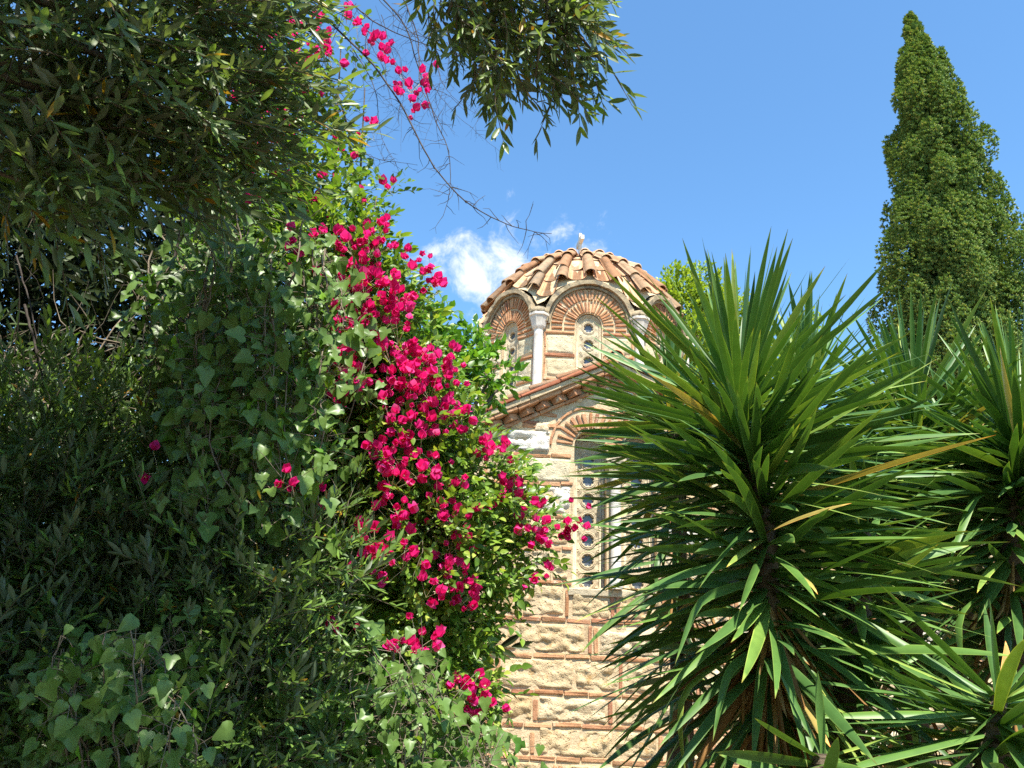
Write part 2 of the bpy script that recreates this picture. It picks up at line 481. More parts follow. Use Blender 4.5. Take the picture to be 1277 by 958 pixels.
def blob_points(blobs, n, rng, shell=0.0):
    """points inside a union of ellipsoids (centre, radii); also the outward direction of each point"""
    blobs = [(np.asarray(c, float), np.broadcast_to(np.asarray(r, float), (3,))) for c, r in blobs]
    w = np.array([np.prod(r) ** 0.75 for c, r in blobs]); k = rng.choice(len(blobs), n, p=w / w.sum())
    d = unit(rng.normal(size=(n, 3))); rr = rng.random(n) ** (1 / 3)
    rr = shell + (1 - shell) * rr
    c = np.array([b_[0] for b_ in blobs])[k]; r = np.array([b_[1] for b_ in blobs])[k]
    return c + d * rr[:, None] * r, d


# ------------------------------------------------------------------ masonry helpers
class Face:
    """a vertical face: x along it, z up, out towards the viewer's side"""
    def __init__(s, O, X, N):
        s.O = np.asarray(O, float); s.X = np.asarray(X, float); s.N = np.asarray(N, float)

    def w(s, x, z, d):
        x, z, d = np.broadcast_arrays(np.asarray(x, float), np.asarray(z, float), np.asarray(d, float))
        return s.O + x[..., None] * s.X + d[..., None] * s.N + z[..., None] * np.array([0, 0, 1.0])


def grid_quads(nx, nz):
    i, j = np.meshgrid(np.arange(nx - 1), np.arange(nz - 1), indexing='ij')
    a = (i * nz + j).ravel()
    return np.stack([a, a + nz, a + nz + 1, a + 1], axis=1)


def stone(mb, F, x0, x1, z0, z1, proud=0.03, rough=0.018, rng=RNG, step=0.022, edge=0.022):
    """one dressed stone: a rough raised patch whose rim sinks into the mortar"""
    if x1 - x0 < 0.05 or z1 - z0 < 0.05: return
    nx = max(4, int((x1 - x0) / step) + 1); nz = max(4, int((z1 - z0) / step) + 1)
    u, v = np.meshgrid(np.linspace(0, 1, nx), np.linspace(0, 1, nz), indexing='ij')
    j = rng.normal(0, 0.012, (4, 2))
    bx = (1 - u) * (1 - v) * j[0, 0] + u * (1 - v) * j[1, 0] + (1 - u) * v * j[2, 0] + u * v * j[3, 0]
    bz = (1 - u) * (1 - v) * j[0, 1] + u * (1 - v) * j[1, 1] + (1 - u) * v * j[2, 1] + u * v * j[3, 1]
    x = x0 + u * (x1 - x0) + bx; z = z0 + v * (z1 - z0) + bz
    sd_ = int(rng.integers(1e6))
    P = np.stack([x.ravel() * 8, z.ravel() * 15, np.full(x.size, sd_ % 97)], 1)
    nzv = fbm(P, sd_, 4).reshape(x.shape)
    wob = 0.018 * vnoise(P * 0.6, sd_ + 5).reshape(x.shape)
    e = np.minimum(np.minimum(u, 1 - u) * (x1 - x0), np.minimum(v, 1 - v) * (z1 - z0)) + wob * 0.5
    k = np.clip(e / edge, 0, 1); k = k * k * (3 - 2 * k)
    d = -0.02 + (0.02 + proud) * k + rough * nzv * k - np.where(nzv < -0.75, rough * 1.5, 0) * k
    mb.add(F.w(x, z, d).reshape(-1, 3), grid_quads(nx, nz)[:, ::-1] if np.cross(F.X, [0, 0, 1])@F.N > 0 else grid_quads(nx, nz))


def cbox(mb, cen, ax, half, ch=0.006, rng=RNG, jit=0.003):
    """a box with chamfered edges; ax rows are its three axes"""
    ax = np.asarray(ax, float); hx, hy, hz = half; ch = min(ch, 0.45 * min(half))
    V = []; idx = {}
    for sx in (-1, 1):
        for sy in (-1, 1):
            for sz in (-1, 1):
                for k in range(3):
                    p = [sx * hx, sy * hy, sz * hz]
                    for q in range(3):
                        if q != k: p[q] -= np.sign(p[q]) * ch
                    idx[(sx, sy, sz, k)] = len(V); V.append(p)
    Q = []; T = []
    for k in range(3):
        a, b_ = [q for q in range(3) if q != k]
        for s in (-1, 1):
            ring = []
            for sa, sb in ((-1, -1), (1, -1), (1, 1), (-1, 1)):
                key = [0, 0, 0]; key[k] = s; key[a] = sa; key[b_] = sb
                ring.append(idx[(*key, k)])
            Q.append(ring)
    for a in range(3):
        b_, c = [q for q in range(3) if q != a]
        for sb in (-1, 1):
            for sc in (-1, 1):
                def g(sa, k):
                    key = [0, 0, 0]; key[a] = sa; key[b_] = sb; key[c] = sc
                    return idx[(*key, k)]
                Q.append([g(-1, b_), g(1, b_), g(1, c), g(-1, c)])
    for sx in (-1, 1):
        for sy in (-1, 1):
            for sz in (-1, 1): T.append([idx[(sx, sy, sz, k)] for k in range(3)])
    V = np.array(V)
    # consistent outward winding
    def fix(f):
        p = V[f]; nrm = np.cross(p[1] - p[0], p[2] - p[0])
        return f if nrm @ p.mean(0) > 0 else f[::-1]
    Q = [fix(list(f)) for f in Q]; T = [fix(list(f)) for f in T]
    V = V + rng.normal(0, jit, V.shape)
    mb.add(V @ ax + np.asarray(cen), Q, T)


def fbox(mb, F, x0, x1, z0, z1, d0, d1, ch=0.006, jit=0.003, rot=0.0, rng=RNG):
    """chamfered box on a face, turned by rot in the face's plane"""
    c = F.w((x0 + x1) / 2, (z0 + z1) / 2, (d0 + d1) / 2)
    Z = np.array([0, 0, 1.0]); X = F.X * math.cos(rot) + Z * math.sin(rot); Zr = -F.X * math.sin(rot) + Z * math.cos(rot)
    cbox(mb, c, [X, F.N, Zr], ((x1 - x0) / 2, (d1 - d0) / 2, (z1 - z0) / 2), ch, rng, jit)


def bricks(mb, F, x0, x1, z, h=0.05, skip=(), proud=0.022, rng=RNG):
    x = x0
    while x < x1 - 0.06:
        L = min(rng.uniform(0.26, 0.42), x1 - x)
        if not any(a < x + L and x < b_ for a, b_ in skip):
            zz = z + rng.normal(0, 0.005)
            fbox(mb, F, x + 0.006, x + L - 0.006, zz - h / 2, zz + h / 2, -0.04, proud + rng.normal(0, 0.005), 0.009, 0.004, rng.normal(0, 0.012), rng)
        x += L


def course(sm, bm, F, spans, z0, z1, rng=RNG, wmin=0.38, wmax=0.90, sep=0.6, **kw):
    """a row of stones with bricks standing on end between some of them"""
    for a, b_ in spans:
        x = a + 0.01
        while x < b_ - 0.12:
            wd = min(rng.uniform(wmin, wmax), b_ - 0.01 - x)
            if b_ - (x + wd) < 0.2: wd = b_ - 0.01 - x
            stone(sm, F, x, x + wd, z0 + 0.012, z1 - 0.012, rng=rng, **kw)
            x += wd + 0.02
            if rng.random() < sep and x < b_ - 0.3:
                for _ in range(1 if rng.random() < 0.75 else 2):
                    fbox(bm, F, x, x + 0.048, z0 + 0.02, z1 - 0.02 - rng.uniform(0, 0.05), -0.04, 0.022, 0.008, 0.004, rng.normal(0, 0.02), rng)
                    x += 0.07


def face_sheet(mb, F, xs, z0, z1f, holes=(), depth=0.2, thick=0.0):
    """the mortar face between z0 and z1f(x), with arched openings (xa, xb, zb, top(x)) and their reveals"""
    xs = sorted(set([round(x, 5) for x in xs] + [round(v, 5) for h in holes for v in h[4]]))
    def quad(p): mb.add(np.array(p), [(0, 1, 2, 3)])
    for a, b_ in zip(xs[:-1], xs[1:]):
        mid = (a + b_) / 2
        hole = next((h for h in holes if h[0] - 1e-6 < mid < h[1] + 1e-6), None)
        if hole is None:
            quad([F.w(a, z0, 0), F.w(b_, z0, 0), F.w(b_, z1f(b_), 0), F.w(a, z1f(a), 0)])
        else:
            xa, xb, zb, tf, _ = hole
            quad([F.w(a, z0, 0), F.w(b_, z0, 0), F.w(b_, zb, 0), F.w(a, zb, 0)])
            quad([F.w(a, tf(a), 0), F.w(b_, tf(b_), 0), F.w(b_, z1f(b_), 0), F.w(a, z1f(a), 0)])
            quad([F.w(a, tf(a), 0), F.w(a, tf(a), -depth), F.w(b_, tf(b_), -depth), F.w(b_, tf(b_), 0)])
            quad([F.w(a, zb, 0), F.w(b_, zb, 0), F.w(b_, zb, -depth), F.w(a, zb, -depth)])
    for xa, xb, zb, tf, _ in holes:
        quad([F.w(xa, zb, 0), F.w(xa, zb, -depth), F.w(xa, tf(xa), -depth), F.w(xa, tf(xa), 0)])
        quad([F.w(xb, zb, 0), F.w(xb, tf(xb), 0), F.w(xb, tf(xb), -depth), F.w(xb, zb, -depth)])


def arch_top(cx, hw, zs, hh): return lambda x: zs + hh * math.sqrt(max(0, 1 - min(1, abs((x - cx) / hw)) ** 2))
def arch_xs(cx, hw, n=14): return [cx - hw * math.cos(math.pi * i / n) for i in range(n + 1)]


def arc_band(mb, F, cx, zs, rx0, rz0, rx1, rz1, d0, d1, leg=0.0, n=26, rng=None, wob=0.0):
    """a raised arched band (hood or moulding) with straight legs"""
    prof = []
    if leg > 0: prof.append((math.pi, -leg))
    prof += [(math.pi * (1 - i / n), 0.0) for i in range(n + 1)]
    if leg > 0: prof.append((0.0, -leg))
    V = []
    for a, dz in prof:
        c, s = math.cos(a), math.sin(a)
        w1 = 0 if rng is None else rng.normal(0, wob); w2 = 0 if rng is None else rng.normal(0, wob)
        for rx, rz, d, ww in ((rx0, rz0, d0, 0), (rx0, rz0, d1 + w2, 0), (rx1 + w1, rz1 + w1, d1 + w2, 0), (rx1 + w1, rz1 + w1, d0, 0)):
            V.append(F.w(cx + rx * c, zs + rz * s + dz, d))
    Q = []
    for i in range(len(prof) - 1):
        for k in range(3): Q.append((i * 4 + k, (i + 1) * 4 + k, (i + 1) * 4 + k + 1, i * 4 + k + 1))
    e = (len(prof) - 1) * 4
    Q += [(3, 2, 1, 0), (e, e + 1, e + 2, e + 3)]
    mb.add(np.array(V), Q)


def voussoirs(bm, F, cx, zs, rx0, rx1, rz0, rz1, n, leg=0.0, rng=RNG, proud=0.03, a0=0.0, a1=math.pi, fill=0.56):
    """bricks set fanwise round an arch, and lying flat down its legs"""
    for i in range(n):
        a = a0 + (a1 - a0) * (i + 0.5) / n + rng.normal(0, 0.012)
        c, s = math.cos(a), math.sin(a)
        pi_ = np.array([cx + rx0 * c, zs + rz0 * s]); po = np.array([cx + rx1 * c, zs + rz1 * s])
        m_ = (pi_ + po) / 2; L = np.linalg.norm(po - pi_); th = math.atan2(po[1] - pi_[1], po[0] - pi_[0])
        tk = (a1 - a0) / n * (rx0 + rx1) / 2 * fill
        fbox(bm, F, m_[0] - L / 2 * 0.97, m_[0] + L / 2 * 0.97, m_[1] - tk / 2, m_[1] + tk / 2, -0.04, proud + rng.normal(0, 0.006), 0.008, 0.004, th, rng)
    if leg > 0:
        k = max(1, int(leg / 0.075))
        for s in (-1, 1):
            for i in range(k):
                z = zs - (i + 0.5) * leg / k
                xa, xb = sorted((cx + s * rx0, cx + s * rx1))
                fbox(bm, F, xa + 0.005, xb - 0.005, z - 0.022, z + 0.022, -0.04, proud + rng.normal(0, 0.006), 0.008, 0.004, rng.normal(0, 0.02), rng)


def lobed(n, r, lobes=8, amp=0.14):
    a = np.linspace(0, 2 * math.pi, n, endpoint=False)
    k = r * (0.76 + 0.27 * np.abs(np.sin(lobes / 2 * a)) ** 0.6)
    return a, k


def pierced_panel(pm, gm, F, x0, x1, z0, zs, top_h, holes, d, thick=0.05, r=0.085):
    """carved stone slab: a column of eight-lobed openings with raised rings, an arched head, dark glass behind"""
    cx = (x0 + x1) / 2
    N = 64
    zc = [h for h in holes]
    bounds = [z0] + [(a + b_) / 2 for a, b_ in zip(zc[:-1], zc[1:])] + [zs]
    for h, za, zb in zip(zc, bounds[:-1], bounds[1:]):
        a, k = lobed(N, r)
        hx, hz = cx + k * np.cos(a), h + k * np.sin(a)
        ca, sa = np.cos(a), np.sin(a)
        tx = np.where(ca > 0, (x1 - cx) / np.maximum(ca, 1e-9), (x0 - cx) / np.minimum(ca, -1e-9))
        tz = np.where(sa > 0, (zb - h) / np.maximum(sa, 1e-9), (za - h) / np.minimum(sa, -1e-9))
        t = np.minimum(tx, tz); ox, oz = cx + t * ca, h + t * sa
        V = np.concatenate([F.w(ox, oz, d), F.w(hx, hz, d), F.w(hx, hz, d - thick)])
        i = np.arange(N); j = (i + 1) % N
        pm.add(V, np.concatenate([np.stack([i, j, N + j, N + i], 1), np.stack([N + i, N + j, 2 * N + j, 2 * N + i], 1)]))
        for rr, hh in ((r * 1.18, 0.012), (r * 1.42, 0.009)):
            tube_ring(pm, F, cx, h, rr, hh, d)
    # little bosses in the spandrels between the rings
    for za in bounds[1:-1]:
        for s in (-1, 1):
            tube_ring(pm, F, cx + s * (x1 - x0) * 0.36, za, r * 0.22, 0.008, d)
    tf = arch_top(cx, (x1 - x0) / 2, zs, top_h); xs = arch_xs(cx, (x1 - x0) / 2)
    for a, b_ in zip(xs[:-1], xs[1:]):
        pm.add(np.array([F.w(a, zs, d), F.w(b_, zs, d), F.w(b_, tf(b_), d), F.w(a, tf(a), d)]), [(0, 1, 2, 3)])
    gm.add(np.array([F.w(x0, z0, d - thick), F.w(x1, z0, d - thick), F.w(x1, zs, d - thick), F.w(x0, zs, d - thick)]), [(0, 1, 2, 3)])


def tube_ring(mb, F, cx, cz, r, t, d, n=24):
    a = np.linspace(0, 2 * math.pi, n, endpoint=False)
    V = []
    for k, (dr, dd) in enumerate(((-t, 0), (-t * 0.5, t * 0.9), (t * 0.5, t * 0.9), (t, 0))):
        V.append(F.w(cx + (r + dr) * np.cos(a), cz + (r + dr) * np.sin(a), d + dd))
    i = np.arange(n); j = (i + 1) % n
    mb.add(np.concatenate(V), np.concatenate([np.stack([k * n + i, k * n + j, (k + 1) * n + j, (k + 1) * n + i], 1) for k in range(3)]))


def half_tile(mb, p0, p1, up, r0, r1, th=0.016, seg=9, sag=1.0, concave=False):
    """a curved roof tile from p0 (upper end) to p1 (lower end)"""
    p0, p1, up = (np.asarray(v, float) for v in (p0, p1, up))
    ax = unit(p1 - p0); s = unit(np.cross(ax, up)); u = np.cross(s, ax)
    sg = -1.0 if concave else 1.0
    a = np.linspace(0.06, math.pi - 0.06, seg)
    V = []
    for p, r in ((p0, r0), (p1, r1)):
        for k in (0, -th):
            V.append(p + (r + k) * np.cos(a)[:, None] * s + sag * sg * (r + (k if not concave else -k)) * np.sin(a)[:, None] * u)
    V = np.concatenate(V); Q = []
    for j in range(seg - 1):
        for b0, b1 in ((0, 2), (1, 3)):
            Q.append((b0 * seg + j, b0 * seg + j + 1, b1 * seg + j + 1, b1 * seg + j))
        Q.append((2 * seg + j, 2 * seg + j + 1, 3 * seg + j + 1, 3 * seg + j))
        Q.append((0 * seg + j, 0 * seg + j + 1, 1 * seg + j + 1, 1 * seg + j))
    for b0, b1 in ((0, 2),):
        for j in (0, seg - 1): Q.append((j, seg + j, 3 * seg + j, 2 * seg + j))
    mb.add(V, Q)


# ------------------------------------------------------------------ the setting: ground
gmb = MB()
nx = 61
gx = np.concatenate([np.linspace(-400, -20, 12), np.linspace(-16, 20, 40), np.linspace(26, 400, 12)])
gy = np.concatenate([np.linspace(-200, -12, 8), np.linspace(-9, 24, 36), np.linspace(30, 800, 14)])
X_, Y_ = np.meshgrid(gx, gy, indexing='ij')
Z_ = 0.04 * vnoise(np.stack([X_.ravel() * 0.6, Y_.ravel() * 0.6, np.zeros(X_.size)], 1), 3).reshape(X_.shape)
gmb.add(np.stack([X_, Y_, Z_], -1).reshape(-1, 3), grid_quads(len(gx), len(gy)))
g = gmb.build('ground', MT['ground']); g['kind'] = 'structure'

# ------------------------------------------------------------------ the church
XC = 1.41
church = thing('church', 'small stone and brick Byzantine church with a tiled dome on an arcaded drum', 'church', (XC, 13.0, 0))
SLOPE, APEX = 0.47, 5.50                       # underside of the gable eave
GF = Face((XC, 10.0, 0), (1, 0, 0), (0, -1, 0))    # local x measured from the church's axis
HWG = 2.35
rngc = np.random.default_rng(5)
rake = lambda x: APEX - SLOPE * abs(x)
mor, stn, brk, ash = MB(), MB(), MB(), MB()
ash_drum, brk_drum = MB(), MB()
# gable wall with the two lights of the window
lights = []
for s in (-1, 1):
    cx = 0.325 * s; hw = 0.215
    xs = arch_xs(cx, hw)
    lights.append((cx - hw, cx + hw, 2.55, arch_top(cx, hw, 4.40, 0.23), xs))
face_sheet(mor, GF, [-HWG, 0, HWG] + list(np.linspace(-HWG, HWG, 20)), -0.1, rake, lights, depth=0.32)
# side faces of the arm
for s in (-1, 1):
    SF = Face((XC + s * HWG, 10.0, 0), (0, 1, 0), (s, 0, 0))
    face_sheet(mor, SF, [0, 3.6], -0.1, lambda x: rake(HWG))
zc = [4.25, 3.87, 3.45, 3.03, 2.61, 2.16, 1.74, 1.32, 0.96, 0.60, 0.22]
ring_r = 0.56
for k, z in enumerate(zc):
    sk = []
    if 2.5 < z < 4.41: sk = [(-0.56, 0.56)]
    bricks(brk, GF, -HWG + 0.02, -0.55 if sk else HWG - 0.02, z, rng=rngc)
    if sk: bricks(brk, GF, 0.55, HWG - 0.02, z, rng=rngc)
for z1, z0 in zip(zc[:-1], zc[1:]):
    sp = [(-HWG, HWG)]
    if z0 > 2.4 and z1 < 4.5: sp = [(-HWG, -0.58), (0.58, HWG)]
    if abs(z1 - 4.25) < 0.01:       # the smooth tan block left of the window
        stone(ash, GF, -1.20, -0.57, z0 + 0.03, z1 - 0.03, 0.02, 0.004, rngc)
        fbox(brk, GF, -1.30, -1.23, z0 + 0.03, z1 - 0.03, -0.04, 0.02, 0.008)
        course(stn, brk, GF, [(-HWG, -1.32), (0.58, HWG)], z0 + 0.02, z1 - 0.02, rngc)
    else:
        course(stn, brk, GF, sp, z0 + 0.025, z1 - 0.025, rngc, rough=0.028, proud=0.015)
wst = MB(); stone(wst, GF, -1.44, -0.87, 4.295, 4.61, 0.04, 0.020, rngc)
wst.build('white_block', masonry_mat('white_limestone', [(0.0, (0.76, 0.71, 0.62)), (1.0, (0.76, 0.71, 0.62))], scale=8, bump=0.9, pits=0.6), church)
stone(stn, GF, 0.90, 1.40, 4.30, 4.60, 0.05, 0.022, rngc)
fbox(brk, GF, -1.52, -1.46, 4.30, 4.56, -0.04, 0.02, 0.01)
for s in (-1, 1):
    for i in range(9):
        x = s * rngc.uniform(0.75, 1.7); z = rngc.uniform(4.64, rake(x) - 0.22) if rake(x) - 0.22 > 4.66 else None
        if z: fbox(brk, GF, x - 0.14, x + 0.14, z - 0.022, z + 0.022, -0.04, 0.018, 0.008, 0.004, rngc.normal(0, 0.05))
    for i in range(30):                          # small rubble in the gable
        x = s * rngc.uniform(0.0, 1.5); z = rngc.uniform(4.6, 5.3)
        if z < rake(x) - 0.2 and (abs(x) - 0.325) ** 2 + (z - 4.4) ** 2 > 0.62 ** 2:
            r = rngc.uniform(0.04, 0.09); stone(stn, GF, x - r * 1.3, x + r * 1.3, z - r, z + r, 0.03, 0.015, rngc, 0.02, 0.03)
    cx = 0.325 * s
    voussoirs(brk, GF, cx, 4.40, 0.235, 0.45, 0.25, 0.46, 15, leg=0.13, rng=rngc, a0=0.0 if s < 0 else 0.35, a1=math.pi - (0.35 if s < 0 else 0.0), fill=0.62) if False else \
        voussoirs(brk, GF, cx, 4.40, 0.235, 0.46, 0.25, 0.47, 15, rng=rngc, fill=0.6)
    n = 12
    for i in range(n):                           # thin brick outline round each arch
        a = math.pi * (0.30 + 0.70 * (i + 0.5) / n) if s < 0 else math.pi * (0.70 * (i + 0.5) / n)
        x, z = cx + 0.53 * math.cos(a), 4.40 + 0.54 * math.sin(a)
        fbox(brk, GF, x - 0.054, x + 0.054, z - 0.016, z + 0.016, -0.04, 0.024, 0.006, 0.003, a + math.pi / 2)
# eave of the gable: dogtooth, brick courses, mortar bed and red tile edge, all running up the rake
eav, redm, roof = MB(), MB(), MB()
for s in (-1, 1):
    th = math.atan(SLOPE); ca, sa = math.cos(th), math.sin(th)
    L = HWG / ca + 0.25
    ax = np.array([-s * ca, 0, sa]); up = np.array([s * sa, 0, ca])          # up the rake; square to it
    foot = np.array([XC + s * (HWG + 0.22), 0, rake(HWG + 0.22)])
    def rk(mb, t0, t1, n0, n1, y0, y1, jit=0.004, ch=0.008):
        c = foot + ax * (t0 + t1) / 2 + up * (n0 + n1) / 2; c[1] = (y0 + y1) / 2
        cbox(mb, c, [ax, [0, 1, 0], up], ((t1 - t0) / 2, (y1 - y0) / 2, (n1 - n0) / 2), ch, rngc, jit)
    def run(mb, n0, n1, y0, y1, lo=0.28, hi=0.4, gap=0.008):
        t = 0
        while t < L - 0.02:
            e = min(L + 0.0, t + rngc.uniform(lo, hi)); rk(mb, t + gap, e, n0, n1, y0 + rngc.normal(0, 0.006), y1); t = e
    run(brk, -0.20, -0.155, 9.95, 10.1)
    t = 0.06
    while t < L - 0.1:                            # dogtooth: bricks set cornerwise
        c = foot + ax * t + up * (-0.105); c[1] = 9.96
        d1 = (ax + np.array([0, -1, 0])) / math.sqrt(2); d2 = np.cross(d1, up)
        cbox(brk, c, [d1, d2, up], (0.075, 0.075, 0.042), 0.008, rngc, 0.004); t += 0.235
    run(brk, -0.06, -0.005, 9.82, 10.1)
    run(eav, -0.003, 0.065, 9.79, 10.1, 0.6, 0.9, 0.0)
    run(redm, 0.068, 0.108, 9.755, 10.1, 0.45, 0.6, 0.004)
    # roof slope behind, with rows of cover tiles
    c = foot + ax * L / 2 + up * 0.05; c[1] = 11.8
    cbox(roof, c, [ax, [0, 1, 0], up], (L / 2, 1.70, 0.04), 0.01, rngc, 0.0)
    for y in np.arange(9.9, 13.5, 0.26):
        for k in range(7):
            a_ = foot + ax * (L * (k + 1.08) / 7) + up * 0.10; b_ = foot + ax * (L * k / 7) + up * 0.125; a_[1] = b_[1] = y
            half_tile(roof, a_, b_, up, 0.075, 0.09)
cbox(roof, (XC, 9.9, APEX + 0.10), np.eye(3), (0.09, 0.10, 0.09), 0.02, rngc, 0)
for k, y in enumerate(np.arange(9.78, 13.4, 0.42)):          # ridge tiles
    half_tile(roof, (XC, y + 0.46, APEX + 0.10), (XC, y, APEX + 0.125), (0, 0, 1), 0.10, 0.115)
# lower walls either side of the arm, and the body of the church under the drum
for s in (-1, 1):
    xa, xb = (HWG, 6.6)
    stw, brw = MB(), MB()
    WF = Face((XC, 10.55, 0), (1, 0, 0), (0, -1, 0))
    x0, x1 = (-xb, -xa) if s < 0 else (xa, xb)
    face_sheet(mor, WF, [x0, x1], -0.1, lambda x: 3.75)
    zz = [3.6, 3.18, 2.75, 2.32, 1.9, 1.48, 1.06, 0.64, 0.22]
    for z1, z0 in zip(zz[:-1], zz[1:]):
        bricks(brw, WF, x0, x1, z1, rng=rngc); course(stw, brw, WF, [(x0, x1)], z0 + 0.025, z1 - 0.025, rngc, rough=0.025)
    stw.build('stone_cladding', MT['stone'], church); brw.build('brickwork', MT['brick'], church, smooth=False)
    EF = Face((XC + s * xb, 10.55, 0), (0, 1, 0), (s, 0, 0))
    face_sheet(mor, EF, [0, 8.5], -0.1, lambda x: 3.75)
    cx = XC + (x0 + x1) / 2
    sl = math.radians(20)
    cbox(roof, (cx, 12.0, 4.27), [[1, 0, 0], [0, math.cos(sl), math.sin(sl)], [0, -math.sin(sl), math.cos(sl)]], ((xb - xa) / 2 + 0.15, 1.75, 0.04), 0.01, rngc, 0)
    for x in np.arange(x0, x1, 0.27):
        half_tile(roof, (XC + x, 13.5, 4.87), (XC + x, 10.36, 3.74), (0, -math.sin(sl), math.cos(sl)), 0.085, 0.09)
cbox(mor, (XC, 15.43, 2.75), np.eye(3), (2.45, 2.15, 2.75), 0.01, rngc, 0)
cbox(mor, (XC, 20.2, 1.85), np.eye(3), (6.6, 2.6, 1.85), 0.01, rngc, 0)
cbox(mor, (XC - 4.5, 15.4, 1.84), np.eye(3), (2.0, 2.2, 1.9), 0.01, rngc, 0)
cbox(mor, (XC + 4.5, 15.4, 1.84), np.eye(3), (2.0, 2.2, 1.9), 0.01, rngc, 0)

# the drum: eight faces, corner columns, arched windows
DC = np.array([XC, 15.43, 0]); HF, AP = 0.94, 2.03
corners = [(-HF, -AP), (HF, -AP), (AP, -HF), (AP, HF), (HF, AP), (-HF, AP), (-AP, HF), (-AP, -HF)]
Z0D, ZS = 5.35, 7.72
hood = MB(); dglass = []; dpanels = []
for k in range(8):
    a = np.array(corners[k]); b_ = np.array(corners[(k + 1) % 8])
    mid = (a + b_) / 2; X = unit(np.append(b_ - a, 0)); N = unit(np.append(mid, 0)); hw = np.linalg.norm(b_ - a) / 2
    F = Face(DC + np.append(mid, 0), X, N); q = hw / HF
    top = lambda x, q=q: ZS - 0.05 + 0.86 * math.sqrt(max(0, 1 - (x / (0.90 * q)) ** 2)) if abs(x) < 0.90 * q else ZS - 0.05
    cxs = arch_xs(0, 0.245 * q, 12)
    hole = (-0.245 * q, 0.245 * q, 6.55, arch_top(0, 0.245 * q, ZS - 0.01, 0.27), cxs)
    face_sheet(mor, F, [-hw, hw] + list(np.linspace(-0.9 * q, 0.9 * q, 25)), Z0D, top, [hole], depth=0.16)
    wx = 0.26 * q
    # alternating ashlar and brick below the arch
    bz = [7.555, 7.09, 6.61, 6.13, 5.65]
    for z in bz:
        for s in (-1, 1):
            x0, x1 = (wx, hw - 0.10) if s > 0 else (-hw + 0.10, -wx)
            if z < 6.5: 
                if s > 0: continue
                x0, x1 = -hw + 0.1, hw - 0.1
            fbox(brk_drum, F, x0 + 0.01, x1 - 0.01, z - 0.028, z + 0.028, -0.04, 0.03, 0.012, 0.005, rngc.normal(0, 0.008), rngc)
    for z1, z0 in zip(bz[:-1], bz[1:]):
        for s in (-1, 1):
            x0, x1 = (wx, hw - 0.13) if s > 0 else (-hw + 0.13, -wx)
            if z1 < 6.62:
                if s > 0: continue
                x0, x1 = -hw + 0.13, hw - 0.13
                course(ash_drum, brk_drum, F, [(x0, x1)], z0 + 0.04, z1 - 0.04, rngc, rough=0.006, sep=0.2)
            else:
                stone(ash_drum, F, x0 + 0.01, x1 - 0.01, z0 + 0.045, z1 - 0.045, 0.018, 0.008, rngc, 0.03, 0.03)
    for s in (-1, 1):                             # upright brick edging beside the columns
        for i in range(6):
            z = 5.6 + i * 0.33
            fbox(brk_drum, F, s * (hw - 0.115) - 0.018, s * (hw - 0.115) + 0.018, z, z + 0.31, -0.04, 0.02, 0.006, 0.004, 0, rngc)
    voussoirs(brk_drum, F, 0, ZS, 0.265 * q, 0.475 * q, 0.27, 0.50, 19, leg=0.14, rng=rngc, fill=0.55)
    voussoirs(brk_drum, F, 0, ZS, 0.50 * q, 0.715 * q, 0.53, 0.75, 27, leg=0.14, rng=rngc, fill=0.55, proud=0.036)
    arc_band(hood, F, 0, ZS, 0.735 * q, 0.765, 0.79 * q, 0.815, -0.05, 0.06, leg=0.0, rng=rngc, wob=0.004)
    arc_band(hood, F, 0, ZS + 0.01, 0.79 * q, 0.817, 0.88 * q, 0.90, -0.75, 0.13, leg=0.0, rng=rngc, wob=0.010)
    # the pierced window slab
    pm, gm = MB(), MB()
    pierced_panel(pm, gm, F, -0.205 * q, 0.205 * q, 6.56, ZS + 0.11, 0.10, [6.70, 7.02, 7.36, 7.70], -0.07, 0.05, 0.092 * q)
    for rr, dd in ((0.238, -0.035), (0.215, -0.05)):
        arc_band(pm, F, 0, ZS - 0.005, (rr - 0.022) * q, rr - 0.012, rr * q, rr + 0.008, -0.12, dd, leg=1.13)
    dpanels.append((pm, gm))

# dome: a tiled cap that dips into the valleys between the arches
ZA, KB = 10.02, 0.228


def edge_r(th):
    x, y = math.cos(th), math.sin(th)
    r = min(AP / max(abs(x), 1e-6), AP / max(abs(y), 1e-6), (AP + HF) / max(abs(x) + abs(y), 1e-6))
    return r + 0.03


def edge_z(th):
    """height of the arches' crown line round the drum"""
    r = edge_r(th) - 0.03; x, y = r * math.cos(th), r * math.sin(th)
    best = 1e9
    for k in range(8):
        a = np.array(corners[k]); b_ = np.array(corners[(k + 1) % 8]); mid = (a + b_) / 2
        u = unit(b_ - a); nn = unit(mid); h = np.linalg.norm(b_ - a) / 2
        p = np.array([x, y])
        if abs((p - mid) @ nn) < 0.02: best = min(best, abs((p - mid) @ u) / h)
    best = min(best, 1.0)
    return ZS + 0.16 + 0.79 * math.sqrt(max(0, 1 - min(1, best / 0.985) ** 2))


def dome_z(r, th):
    re = edge_r(th); base = ZA - KB * r ** 2.5
    t = min(1, max(0, (r - 0.75) / (re - 0.75))); w = t * t * (3 - 2 * t) if t < 1 else 1
    w = t ** 2.2
    return base - w * ((ZA - KB * re ** 2.5) - edge_z(th))


